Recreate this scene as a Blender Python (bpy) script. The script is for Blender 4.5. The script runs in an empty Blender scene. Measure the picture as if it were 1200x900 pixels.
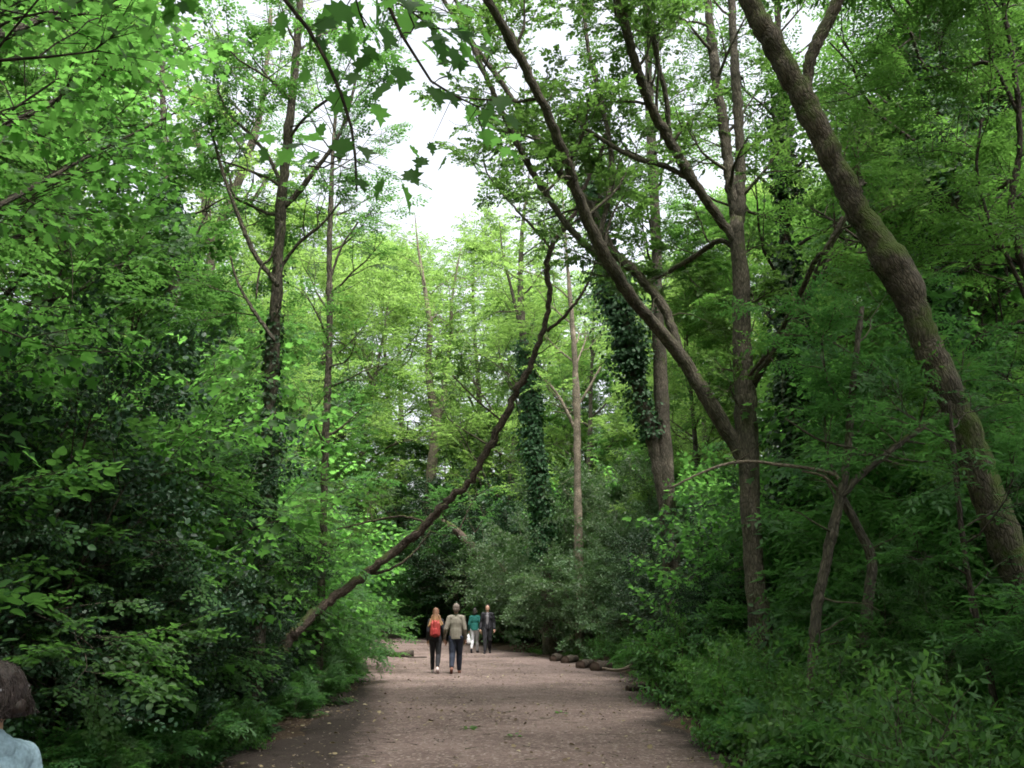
import bpy, math, numpy as np
from mathutils import Vector, Matrix

R = math.radians
scene = bpy.context.scene
COL = scene.collection
PITCH = R(13.0); CAMZ = 1.6; F = 1150.0

# ------------------------------------------------------------------ camera
cam_d = bpy.data.cameras.new('camera'); cam = bpy.data.objects.new('camera', cam_d)
COL.objects.link(cam); cam.location = (0, 0, CAMZ); cam.rotation_euler = (R(90) + PITCH, 0, 0)
cam_d.sensor_width = 36.0; cam_d.lens = 36.0 * F / 1200.0; cam_d.clip_end = 2000; cam_d.clip_start = 0.05
scene.camera = cam

def P(px, py, Y):
    """the world point seen at a place of the photograph, Y metres ahead"""
    xc = (px - 600.0) / F; yc = (450.0 - py) / F
    dy = math.cos(PITCH) - yc * math.sin(PITCH); dz = math.sin(PITCH) + yc * math.cos(PITCH)
    t = Y / dy
    return np.array([xc * t, Y, CAMZ + dz * t])

# ------------------------------------------------------------------ materials
def newmat(name):
    m = bpy.data.materials.new(name); m.use_nodes = True
    nt = m.node_tree
    for n in list(nt.nodes): nt.nodes.remove(n)
    return m, nt, nt.nodes, nt.links

def N(nodes, t, **kw):
    n = nodes.new(t)
    for k, v in kw.items():
        if k.startswith('i_'):
            key = k[2:]
            key = int(key) if key.isdigit() else key.replace('_', ' ')
            n.inputs[key].default_value = v
        else: setattr(n, k, v)
    return n

def ramp(nodes, stops, interp='LINEAR'):
    r = nodes.new('ShaderNodeValToRGB'); cr = r.color_ramp; cr.interpolation = interp
    while len(cr.elements) > 1: cr.elements.remove(cr.elements[-1])
    for i, (p, c) in enumerate(stops):
        e = cr.elements[0] if i == 0 else cr.elements.new(p)
        e.position = p; e.color = (c[0], c[1], c[2], 1)
    return r

def leaf_mat(name, cols, trans, rough=0.5, tmix=0.42, spec=0.28):
    m, nt, nd, lk = newmat(name)
    out = N(nd, 'ShaderNodeOutputMaterial')
    at = N(nd, 'ShaderNodeAttribute', attribute_name='rnd')
    oi = N(nd, 'ShaderNodeObjectInfo')
    rp = ramp(nd, [(i / (len(cols) - 1), c) for i, c in enumerate(cols)])
    lk.new(at.outputs['Fac'], rp.inputs[0])
    hs = N(nd, 'ShaderNodeHueSaturation')
    ma = N(nd, 'ShaderNodeMapRange', i_3=0.75, i_4=1.2)
    lk.new(oi.outputs['Random'], ma.inputs[0]); lk.new(ma.outputs[0], hs.inputs['Value'])
    mh = N(nd, 'ShaderNodeMapRange', i_3=0.485, i_4=0.515)
    lk.new(oi.outputs['Random'], mh.inputs[0]); lk.new(mh.outputs[0], hs.inputs['Hue'])
    lk.new(rp.outputs[0], hs.inputs['Color'])
    pb = N(nd, 'ShaderNodeBsdfPrincipled', i_Roughness=rough)
    pb.inputs['Specular IOR Level'].default_value = spec
    lk.new(hs.outputs[0], pb.inputs['Base Color'])
    tr = N(nd, 'ShaderNodeBsdfTranslucent')
    mt = N(nd, 'ShaderNodeMix', data_type='RGBA', blend_type='MULTIPLY'); mt.inputs[0].default_value = 1.0
    rt = ramp(nd, [(0, tuple(c * 0.75 for c in trans)), (1, trans)])
    lk.new(at.outputs['Fac'], rt.inputs[0])
    lk.new(rt.outputs[0], tr.inputs['Color'])
    mx = N(nd, 'ShaderNodeMixShader'); mx.inputs[0].default_value = tmix
    lk.new(pb.outputs[0], mx.inputs[1]); lk.new(tr.outputs[0], mx.inputs[2])
    lk.new(mx.outputs[0], out.inputs['Surface'])
    return m

def bark_mat(name, dark, light, scale=1.0, moss=0.0, bump=0.6, ivy=False):
    m, nt, nd, lk = newmat(name)
    out = N(nd, 'ShaderNodeOutputMaterial')
    pb = N(nd, 'ShaderNodeBsdfPrincipled', i_Roughness=0.85); pb.inputs['Specular IOR Level'].default_value = 0.25
    at = N(nd, 'ShaderNodeAttribute', attribute_name='bark')
    mp = N(nd, 'ShaderNodeMapping'); mp.inputs['Scale'].default_value = (scale, scale, scale * 0.30)
    lk.new(at.outputs['Vector'], mp.inputs[0])
    n1 = N(nd, 'ShaderNodeTexNoise', i_Scale=28.0, i_Detail=6.0, i_Roughness=0.65, i_Distortion=0.6)
    vo = N(nd, 'ShaderNodeTexVoronoi', feature='DISTANCE_TO_EDGE', i_Scale=26.0)
    n2 = N(nd, 'ShaderNodeTexNoise', i_Scale=3.0, i_Detail=4.0)
    nw = N(nd, 'ShaderNodeTexNoise', i_Scale=9.0, i_Detail=3.0); lk.new(mp.outputs[0], nw.inputs['Vector'])
    va = N(nd, 'ShaderNodeVectorMath', operation='SCALE'); va.inputs['Scale'].default_value = 0.035; lk.new(nw.outputs['Color'], va.inputs[0])
    vb = N(nd, 'ShaderNodeVectorMath', operation='ADD'); lk.new(mp.outputs[0], vb.inputs[0]); lk.new(va.outputs[0], vb.inputs[1])
    for n in (n1, vo): lk.new(vb.outputs[0], n.inputs['Vector'])
    lk.new(at.outputs['Vector'], n2.inputs['Vector'])
    r1 = ramp(nd, [(0.28, dark), (0.72, light)]); lk.new(n1.outputs[0], r1.inputs[0])
    rv = ramp(nd, [(0.0, (0.30, 0.30, 0.30)), (0.22, (1, 1, 1))]); lk.new(vo.outputs[0], rv.inputs[0])
    mm = N(nd, 'ShaderNodeMix', data_type='RGBA', blend_type='MULTIPLY'); mm.inputs[0].default_value = 0.75
    lk.new(r1.outputs[0], mm.inputs[6]); lk.new(rv.outputs[0], mm.inputs[7])
    m2 = N(nd, 'ShaderNodeMix', data_type='RGBA', blend_type='MULTIPLY'); m2.inputs[0].default_value = 0.85
    r2 = ramp(nd, [(0.28, (0.35, 0.36, 0.32)), (0.5, (0.8, 0.8, 0.76)), (0.62, (1.0, 0.97, 0.92)), (0.74, (1.6, 1.6, 1.5))]); lk.new(n2.outputs[0], r2.inputs[0])
    lk.new(mm.outputs[2], m2.inputs[6]); lk.new(r2.outputs[0], m2.inputs[7])
    last = m2.outputs[2]
    if moss > 0:
        ge = N(nd, 'ShaderNodeNewGeometry'); sx = N(nd, 'ShaderNodeSeparateXYZ'); lk.new(ge.outputs['Normal'], sx.inputs[0])
        n3 = N(nd, 'ShaderNodeTexNoise', i_Scale=2.3, i_Detail=7.0, i_Roughness=0.7); lk.new(at.outputs['Vector'], n3.inputs['Vector'])
        ad = N(nd, 'ShaderNodeMath', operation='MULTIPLY_ADD'); ad.inputs[1].default_value = 0.28
        lk.new(sx.outputs[2], ad.inputs[0]); lk.new(n3.outputs[0], ad.inputs[2])
        r3 = ramp(nd, [(0.66 - moss * 0.2, (0, 0, 0)), (0.80 - moss * 0.2, (1, 1, 1))]); lk.new(ad.outputs[0], r3.inputs[0])
        m3 = N(nd, 'ShaderNodeMix', data_type='RGBA'); lk.new(r3.outputs[0], m3.inputs[0])
        lk.new(last, m3.inputs[6]); m3.inputs[7].default_value = (0.07, 0.10, 0.02, 1); last = m3.outputs[2]
    lk.new(last, pb.inputs['Base Color'])
    ht = N(nd, 'ShaderNodeMath', operation='MULTIPLY_ADD'); ht.inputs[1].default_value = 0.7
    lk.new(rv.outputs[0], ht.inputs[0]); lk.new(n1.outputs[0], ht.inputs[2])
    bp = N(nd, 'ShaderNodeBump', i_Strength=bump, i_Distance=0.035)
    lk.new(ht.outputs[0], bp.inputs['Height']); lk.new(bp.outputs[0], pb.inputs['Normal'])
    lk.new(pb.outputs[0], out.inputs['Surface'])
    return m

def cloth_mat(name, col, rough=0.85, noise=0.18, scale=60, col2=None):
    m, nt, nd, lk = newmat(name)
    out = N(nd, 'ShaderNodeOutputMaterial')
    pb = N(nd, 'ShaderNodeBsdfPrincipled', i_Roughness=rough); pb.inputs['Specular IOR Level'].default_value = 0.3
    tc = N(nd, 'ShaderNodeTexCoord')
    n1 = N(nd, 'ShaderNodeTexNoise', i_Scale=scale, i_Detail=4.0); lk.new(tc.outputs['Object'], n1.inputs['Vector'])
    n2 = N(nd, 'ShaderNodeTexNoise', i_Scale=9.0, i_Detail=3.0, i_Distortion=1.0); lk.new(tc.outputs['Object'], n2.inputs['Vector'])
    c2 = col2 or tuple(min(1, c * (1 + noise * 2)) for c in col)
    r1 = ramp(nd, [(0.3, tuple(c * (1 - noise) for c in col)), (0.7, c2)]); lk.new(n1.outputs[0], r1.inputs[0])
    lk.new(r1.outputs[0], pb.inputs['Base Color'])
    bp = N(nd, 'ShaderNodeBump', i_Strength=0.5, i_Distance=0.02); lk.new(n2.outputs[0], bp.inputs['Height']); lk.new(bp.outputs[0], pb.inputs['Normal'])
    lk.new(pb.outputs[0], out.inputs['Surface'])
    return m

M = {}
M['lime'] = leaf_mat('leaf_lime', [(0.030, 0.082, 0.025), (0.046, 0.118, 0.033), (0.070, 0.147, 0.045)], (0.165, 0.395, 0.073))
M['maple'] = leaf_mat('leaf_maple', [(0.038, 0.104, 0.030), (0.056, 0.135, 0.039), (0.077, 0.166, 0.049)], (0.24, 0.58, 0.11), tmix=0.6)
M['ash'] = leaf_mat('leaf_ash', [(0.036, 0.095, 0.024), (0.058, 0.144, 0.037), (0.089, 0.181, 0.046)], (0.194, 0.427, 0.073))
M['oak'] = leaf_mat('leaf_oak', [(0.036, 0.085, 0.024), (0.058, 0.123, 0.034), (0.089, 0.160, 0.046)], (0.194, 0.395, 0.073), tmix=0.4)
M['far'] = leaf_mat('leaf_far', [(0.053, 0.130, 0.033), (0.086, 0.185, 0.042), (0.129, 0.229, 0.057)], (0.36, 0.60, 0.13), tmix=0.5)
M['elder'] = leaf_mat('leaf_elder', [(0.028, 0.078, 0.025), (0.042, 0.109, 0.031), (0.065, 0.142, 0.041)], (0.135, 0.356, 0.073))
M['ever'] = leaf_mat('leaf_evergreen', [(0.012, 0.036, 0.016), (0.022, 0.055, 0.024), (0.042, 0.09, 0.042)], (0.05, 0.13, 0.03), rough=0.5, tmix=0.15, spec=0.3)
M['grey'] = leaf_mat('leaf_greygreen', [(0.048, 0.091, 0.043), (0.076, 0.129, 0.059), (0.107, 0.172, 0.086)], (0.129, 0.274, 0.070), rough=0.5, tmix=0.3, spec=0.35)
M['ivy'] = leaf_mat('leaf_ivy', [(0.017, 0.050, 0.018), (0.028, 0.077, 0.025), (0.056, 0.119, 0.040)], (0.05, 0.15, 0.03), rough=0.52, tmix=0.18, spec=0.28)
M['herb'] = leaf_mat('leaf_herb', [(0.036, 0.095, 0.028), (0.059, 0.144, 0.039), (0.095, 0.191, 0.051)], (0.183, 0.412, 0.073))
M['litter'] = leaf_mat('leaf_litter', [(0.06, 0.04, 0.028), (0.13, 0.095, 0.06), (0.24, 0.20, 0.11), (0.42, 0.38, 0.24)], (0.15, 0.12, 0.04), rough=0.7, tmix=0.1, spec=0.2)
M['bark_big'] = bark_mat('bark_rough_mossy', (0.05, 0.042, 0.034), (0.26, 0.215, 0.165), scale=1.5, moss=0.95, bump=0.75)
M['bark'] = bark_mat('bark_brown', (0.065, 0.055, 0.045), (0.24, 0.21, 0.165), scale=1.2, moss=0.25)
M['bark_red'] = bark_mat('bark_reddish', (0.055, 0.040, 0.034), (0.22, 0.165, 0.14), scale=1.5, moss=0.15)
M['bark_pale'] = bark_mat('bark_pale', (0.16, 0.13, 0.10), (0.42, 0.36, 0.28), scale=1.3)
M['bark_dark'] = bark_mat('bark_dark', (0.035, 0.028, 0.022), (0.13, 0.105, 0.08), scale=1.5)
M['deadwood'] = bark_mat('dead_wood', (0.16, 0.12, 0.09), (0.40, 0.33, 0.26), scale=2.0)

# ------------------------------------------------------------------ mesh helpers
def unit(v):
    v = np.asarray(v, float); n = np.linalg.norm(v, axis=-1, keepdims=True)
    return v / np.maximum(n, 1e-9)

def build_mesh(name, V, faces, rnd=None, bark=None, smooth=False, mat=None):
    """faces: list of (M,k) int arrays"""
    me = bpy.data.meshes.new(name)
    faces = [np.asarray(f, np.int32) for f in faces if len(f)]
    nl = sum(f.size for f in faces); npoly = sum(len(f) for f in faces)
    me.vertices.add(len(V)); me.vertices.foreach_set('co', np.asarray(V, np.float32).ravel())
    me.loops.add(nl); me.loops.foreach_set('vertex_index', np.concatenate([f.ravel() for f in faces]))
    me.polygons.add(npoly)
    tot = np.concatenate([np.full(len(f), f.shape[1], np.int32) for f in faces])
    st = np.concatenate([[0], np.cumsum(tot)[:-1]]).astype(np.int32)
    me.polygons.foreach_set('loop_start', st)
    try: me.polygons.foreach_set('loop_total', tot)
    except Exception: pass
    if smooth: me.polygons.foreach_set('use_smooth', np.ones(npoly, bool))
    if rnd is not None:
        a = me.attributes.new('rnd', 'FLOAT', 'FACE'); a.data.foreach_set('value', np.asarray(rnd, np.float32))
    if bark is not None:
        a = me.attributes.new('bark', 'FLOAT_VECTOR', 'POINT'); a.data.foreach_set('vector', np.asarray(bark, np.float32).ravel())
    me.update(calc_edges=True)
    if mat is not None: me.materials.append(mat)
    return me

def smooth_path(pts, rad, step):
    """Catmull-Rom through the points, resampled about every step"""
    pts = np.asarray(pts, float); rad = np.asarray(rad, float)
    if len(pts) < 3:
        n = max(2, int(np.linalg.norm(pts[-1] - pts[0]) / step) + 1); t = np.linspace(0, 1, n)[:, None]
        return pts[0] * (1 - t) + pts[-1] * t, rad[0] * (1 - t[:, 0]) + rad[-1] * t[:, 0]
    ext = np.vstack([2 * pts[0] - pts[1], pts, 2 * pts[-1] - pts[-2]])
    re = np.concatenate([[rad[0]], rad, [rad[-1]]])
    P_, R_ = [], []
    for i in range(1, len(ext) - 2):
        n = max(1, int(np.linalg.norm(ext[i + 1] - ext[i]) / step))
        t = (np.arange(n) / n)[:, None]
        a, b, c, d = ext[i - 1], ext[i], ext[i + 1], ext[i + 2]
        P_.append(0.5 * (2 * b + (c - a) * t + (2 * a - 5 * b + 4 * c - d) * t ** 2 + (3 * b - a - 3 * c + d) * t ** 3))
        R_.append(re[i] * (1 - t[:, 0]) + re[i + 1] * t[:, 0])
    P_.append(ext[-2][None]); R_.append(re[-2:-1])
    return np.vstack(P_), np.concatenate(R_)

class Wood:
    def __init__(s): s.V, s.F, s.B, s.n = [], {3: [], 4: []}, [], 0
    def tube(s, pts, rad, seg=6, rough=0.0, rng=None, caps=False):
        pts = np.asarray(pts, float); rad = np.asarray(rad, float); m = len(pts)
        T = unit(np.gradient(pts, axis=0))
        ref = np.array([0, 0, 1.0]) if abs(T[0][2]) < 0.8 else np.array([1.0, 0, 0])
        u = unit(np.cross(T[0], ref)); U = [u]
        for i in range(1, m):
            u = U[-1] - T[i] * np.dot(U[-1], T[i]); U.append(unit(u))
        U = np.array(U); W = np.cross(T, U)
        a = np.linspace(0, 2 * math.pi, seg, endpoint=False)
        rr = rad[:, None] * np.ones((1, seg))
        if rough > 0:
            L = np.concatenate([[0], np.cumsum(np.linalg.norm(np.diff(pts, axis=0), axis=1))])
            ph = rng.uniform(0, 6.28, 8)
            A, LL = np.meshgrid(a, L)
            q = np.sin(2 * A + LL * 1.1 + ph[0]) * 0.45 + np.sin(3 * A - LL * 2.3 + ph[1]) * 0.3 + np.sin(LL * 3.1 + ph[2]) * 0.35 \
                + np.sin(5 * A + LL * 4.7 + ph[3]) * 0.22 + np.sin(7 * A + 2 * np.sin(LL * 3 + ph[5]) + ph[4]) * 0.18 + rng.normal(0, 0.16, A.shape)
            rr = rr * (1 + rough * q)
        ring = pts[:, None, :] + rr[:, :, None] * (np.cos(a)[None, :, None] * U[:, None, :] + np.sin(a)[None, :, None] * W[:, None, :])
        Lc = np.concatenate([[0], np.cumsum(np.linalg.norm(np.diff(pts, axis=0), axis=1))])
        off = s.n * 0.0137 % 50
        bk = np.stack([rr * np.cos(a)[None], rr * np.sin(a)[None], np.repeat(Lc[:, None], seg, 1) + off], -1)
        V = ring.reshape(-1, 3); s.V.append(V); s.B.append(bk.reshape(-1, 3))
        i, j = np.meshgrid(np.arange(m - 1), np.arange(seg), indexing='ij'); j2 = (j + 1) % seg
        q = np.stack([i * seg + j, i * seg + j2, (i + 1) * seg + j2, (i + 1) * seg + j], -1).reshape(-1, 4) + s.n
        s.F[4].append(q)
        n0 = s.n; s.n += len(V)
        if caps:
            for k, c in ((0, pts[0]), (m - 1, pts[-1])):
                s.V.append(c[None]); s.B.append(np.array([[0, 0, Lc[k] + off]]))
                jj = np.arange(seg); r0 = n0 + k * seg
                tri = np.stack([r0 + jj, r0 + (jj + 1) % seg, np.full(seg, s.n)], -1)
                if k == 0: tri = tri[:, ::-1]
                s.F[3].append(tri); s.n += 1
    def spikes(s, A, B, r):
        """thin tapered twigs from A to B, all at once"""
        A = np.asarray(A); B = np.asarray(B); d = unit(B - A)
        ref = np.where(np.abs(d[:, 2:3]) < 0.8, np.array([[0, 0, 1.0]]), np.array([[1.0, 0, 0]]))
        u = unit(np.cross(d, ref)); w = np.cross(d, u); k = len(A)
        r = np.broadcast_to(r, (k,))[:, None]
        V = np.stack([A + u * r, A - u * r * 0.5 + w * r * 0.87, A - u * r * 0.5 - w * r * 0.87, B], 1).reshape(-1, 3)
        s.V.append(V); s.B.append(V)
        b = (np.arange(k) * 4)[:, None] + s.n
        s.F[3].append(np.concatenate([b + np.array([[0, 1, 3]]), b + np.array([[1, 2, 3]]), b + np.array([[2, 0, 3]])]))
        s.n += 4 * k
    def mesh(s, name, mat):
        if not s.V: return None
        fs = [np.concatenate(v) for v in s.F.values() if v]
        return build_mesh(name, np.concatenate(s.V), fs, bark=np.concatenate(s.B), smooth=True, mat=mat)

# leaf outlines: (u along, v across, h lift), faces
def lobed():
    half = [(0.0, 0.02), (-0.06, 0.20), (0.10, 0.22), (0.12, 0.46), (0.28, 0.36), (0.42, 0.56), (0.50, 0.36), (0.56, 0.17), (0.72, 0.26), (0.76, 0.12)]
    v = [(u, w, abs(w) * 0.18) for u, w in half] + [(1.0, 0, -0.05)] + [(u, -w, abs(w) * 0.18) for u, w in half[::-1]]
    c = (0.34, 0.0, 0.0); n = len(v)
    f = [(i, (i + 1) % n, n) for i in range(n)]
    return np.array(v + [c], float), [np.array(f)]
SHAPE = {
    'kite': (np.array([(0, 0, 0), (.45, .33, .09), (1, 0, -.06), (.45, -.33, .09)], float), [np.array([(0, 1, 2), (0, 2, 3)])]),
    'oval': (np.array([(0, 0, 0), (.28, .30, .08), (.68, .28, .07), (1, 0, -.08), (.68, -.28, .07), (.28, -.30, .08)], float), [np.array([(0, 3, 2, 1), (0, 5, 4, 3)])]),
    'round': (np.array([(0, 0, 0), (.15, .26, .07), (.42, .36, .1), (.75, .24, .05), (1, 0, -.1), (.75, -.24, .05), (.42, -.36, .1), (.15, -.26, .07)], float),
              [np.array([(0, 4, 3, 2), (0, 6, 5, 4)]), np.array([(0, 2, 1), (0, 7, 6)])]),
    'lance': (np.array([(0, 0, 0), (.4, .19, .05), (1, 0, -.06), (.4, -.19, .05)], float), [np.array([(0, 1, 2), (0, 2, 3)])]),
    'star': (np.array([(0, 0, 0), (.12, .45, .1), (.38, .28, .03), (.55, .52, .1), (.66, .2, .03), (1, 0, -.05), (.66, -.2, .03), (.55, -.52, .1), (.38, -.28, .03), (.12, -.45, .1)], float),
             [np.array([(0, 5, 4, 2), (0, 8, 6, 5)]), np.array([(0, 2, 1), (2, 4, 3), (6, 8, 7), (0, 9, 8)])]),
    'lobed': lobed(),
}

class Leaves:
    """accumulates single leaves: base point, axis, normal, length"""
    def __init__(s): s.p, s.a, s.n, s.l = [], [], [], []
    def add(s, p, a, n, l):
        s.p.append(p); s.a.append(a); s.n.append(n); s.l.append(l)
    def mesh(s, name, shape, mat, rng, keep=None, wide=1.0):
        p = np.concatenate(s.p); a = unit(np.concatenate(s.a)); n = np.concatenate(s.n); l = np.concatenate(s.l)
        if keep is not None:
            k = keep(p); p, a, n, l = p[k], a[k], n[k], l[k]
        w = unit(np.cross(n, a)); n = np.cross(a, w)
        sv, sf = SHAPE[shape]; k = len(sv); c = len(p)
        wd = rng.uniform(0.85, 1.15, (c, 1, 1)) * wide
        cup = rng.uniform(-0.6, 1.9, (c, 1, 1))
        V = p[:, None, :] + l[:, None, None] * (sv[None, :, 0:1] * a[:, None, :] + sv[None, :, 1:2] * w[:, None, :] * wd + sv[None, :, 2:3] * n[:, None, :] * cup)
        r = np.clip(rng.normal(0.5, 0.25, c), 0, 1)
        F_, Rn = [], []
        for f in sf:
            F_.append((f[None] + (np.arange(c) * k)[:, None, None]).reshape(-1, f.shape[1])); Rn.append(np.repeat(r, len(f)))
        return build_mesh(name, V.reshape(-1, 3), F_, rnd=np.concatenate(Rn), mat=mat)

# ------------------------------------------------------------------ sprays (leafy twigs)
def jit(rng, v, s): return unit(np.asarray(v, float) + rng.normal(0, s, np.shape(v)))
def make_sprays(kind, rng, nvar=6):
    out = []
    for _ in range(nvar):
        p, a, n, l = [], [], [], []
        def line(o, d, L, k, size, ang, sn, fl=0.0):
            d = unit(d); side = unit(np.cross([0, 0, 1], d))
            for i in range(k):
                t = (i + 0.6) / k; s_ = 1 if i % 2 else -1
                q = np.array(o) + d * L * t + np.array([0, 0, -0.18 * L * t * t])
                ax = d * math.cos(ang) + side * s_ * math.sin(ang) + np.array([0, 0, -0.15 - fl])
                if i == k - 1: ax = d + np.array([0, 0, -0.2])
                p.append(q); a.append(jit(rng, ax, 0.14)); n.append(jit(rng, [0, 0, 1.0], sn)); l.append(size * rng.uniform(0.7, 1.2) * (0.8 + 0.3 * t))
        if kind == 'lime':
            line([0, 0, 0], [1, 0, 0], 1.0, 13, 0.15, 0.9, 0.22)
            for s_ in (-1, 1):
                for q in (0.25, 0.55):
                    line([q, 0, -.01], [1, s_ * rng.uniform(.8, 1.2), 0], 0.5 - 0.3 * q, 6, 0.14, 0.9, 0.22)
        elif kind == 'maple':
            for i in range(9):
                t = (i + .5) / 9; th = i * 2.4
                d = unit([0.5, math.cos(th), math.sin(th) * .6 - .1]); q = np.array([t, 0, -.15 * t * t]) + d * 0.10
                p.append(q); a.append(jit(rng, d + np.array([0.2, 0, -0.55]), 0.2)); n.append(jit(rng, np.array([0, 0, 1.0]) + d * 0.5, 0.25)); l.append(0.24 * rng.uniform(.65, 1.15))
        elif kind == 'ash':
            for i in range(5):
                t = 0.3 + 0.7 * i / 4; s_ = 1 if i % 2 else -1; an = rng.uniform(.4, 1.1) * s_ * (0.3 if i == 4 else 1)
                d = unit([math.cos(an), math.sin(an), rng.uniform(-.35, .15)]); line([t * .6, 0, 0], d, 0.55, 9, 0.16, 1.1, 0.18)
        elif kind == 'oak':
            for i in range(3):
                t = i / 3; s_ = 1 if i % 2 else -1
                line([t * .7, 0, 0], [1, s_ * rng.uniform(.3, 1.1), rng.uniform(-.2, .35)], 0.55, 9, 0.17, 0.85, 0.45)
        elif kind == 'ever':
            for i in range(26):
                t = (i + .5) / 26; th = i * 2.4
                d = unit([0.55, math.cos(th), math.sin(th) * .8]); q = np.array([t * .9, 0, -.1 * t * t]) + d * rng.uniform(0.0, 0.16)
                p.append(q); a.append(jit(rng, d, 0.3)); n.append(jit(rng, np.array([0, 0, 1.0]) + d * 0.4, 0.45)); l.append(0.15 * rng.uniform(.6, 1.2))
        elif kind == 'herb':
            for i in range(10):
                t = (i + 1) / 10; th = i * 1.57
                d = unit([0.45, math.cos(th), math.sin(th)]); q = np.array([t, 0, 0])
                p.append(q); a.append(jit(rng, d, 0.2)); n.append(jit(rng, np.array([0.6, 0, 0.8]), 0.3)); l.append((0.34 - .14 * t) * rng.uniform(.7, 1.1))
        out.append(tuple(np.array(x) for x in (p, a, n, l)))
    return out
_r = np.random.default_rng(7)
SPRAY = {k: make_sprays(k, _r) for k in ('lime', 'maple', 'ash', 'oak', 'ever', 'herb')}

def put_sprays(L, W, kind, pos, direc, size, rng, flat=0.75, up=None, leafscale=1.0, twig=0.004):
    """set leafy twigs of length size at pos pointing along direc"""
    pos = np.asarray(pos, float); n = len(pos)
    if n == 0: return
    d = np.asarray(direc, float).copy(); d[:, 2] *= (1 - flat); d = unit(d + rng.normal(0, 0.12, d.shape))
    upv = unit(np.array([[0, 0, 1.0]]) + rng.normal(0, 0.28, (n, 3))) if up is None else np.asarray(up, float)
    y = unit(np.cross(upv, d)); z = np.cross(d, y)
    S = np.broadcast_to(size, (n,)) * rng.uniform(0.75, 1.25, n)
    var = rng.integers(0, len(SPRAY[kind]), n)
    for k, (p, a, nn, l) in enumerate(SPRAY[kind]):
        m = var == k
        if not m.any(): continue
        Rm = np.stack([d[m], y[m], z[m]], 1)          # rows
        pp = np.einsum('kj,mji->mki', p, Rm) * S[m][:, None, None] + pos[m][:, None, :]
        aa = np.einsum('kj,mji->mki', a, Rm); ww = np.einsum('kj,mji->mki', nn, Rm)
        ll = l[None] * S[m][:, None] * leafscale
        L.add(pp.reshape(-1, 3), aa.reshape(-1, 3), ww.reshape(-1, 3), ll.ravel())
    if W is not None and twig > 0:
        W.spikes(pos, pos + d * S[:, None] * 0.95, twig)

# ------------------------------------------------------------------ growth
def grow(rng, W, tips, p, d, L, r, lvl, up=0.10, wig=0.22, kids=(6, 5, 4), minr=0.004, seg=(4, 5, 6), spread=(0.6, 1.15), ratio=(0.42, 0.68), t0=0.25):
    n = 4 + lvl
    pts = [np.array(p, float)]; d = unit(d); dirs = [d]
    for i in range(n):
        d = unit(d + rng.normal(0, wig, 3) + np.array([0, 0, up])); dirs.append(d)
        pts.append(pts[-1] + d * L / n)
    rad = np.linspace(r, max(minr, r * 0.25), n + 1)
    W.tube(pts, rad, seg[min(lvl, len(seg) - 1)])
    if lvl == 0:
        for k in range(1, n + 1): tips.append((pts[k], dirs[k]))
        return
    nk = kids[min(lvl, len(kids) - 1)]
    for k in range(nk):
        t = t0 + (1 - t0) * (k + rng.uniform(0.1, 0.9)) / nk; f = t * n; i = min(int(f), n - 1)
        q = pts[i] + (pts[i + 1] - pts[i]) * (f - i)
        v = rng.normal(0, 1, 3); v[2] *= 0.6; v = unit(v - dirs[i] * np.dot(v, dirs[i]))
        an = rng.uniform(*spread)
        grow(rng, W, tips, q, dirs[i] * math.cos(an) + v * math.sin(an), L * rng.uniform(*ratio) * (1.15 - 0.5 * t), max(minr, rad[i] * 0.55), lvl - 1, up, wig, kids, minr, seg, spread, ratio, t0)
    tips.append((pts[-1], dirs[-1]))

def link(o, parent=None, **props):
    COL.objects.link(o)
    if parent is not None: o.parent = parent
    for k, v in props.items():
        if v is not None: o[k] = v
    return o
def thing(name, label, cat, loc=(0, 0, 0), rz=0.0, group=None, scale=1.0):
    o = bpy.data.objects.new(name, None); o.location = loc; o.rotation_euler = (0, 0, rz); o.scale = (scale,) * 3
    o.empty_display_size = 0.3
    return link(o, None, label=label, category=cat, group=group)
def part(name, me, parent, label=None):
    """a part whose mesh is in world coordinates of a thing without rotation"""
    if me is None: return None
    o = bpy.data.objects.new(name, me); link(o, parent, label=label)
    return o
def recentre(me, loc):
    n = len(me.vertices); a = np.empty(n * 3, np.float32); me.vertices.foreach_get('co', a)
    a = a.reshape(-1, 3) - np.array(loc, np.float32); me.vertices.foreach_set('co', a.ravel()); me.update()
    return me

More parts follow.
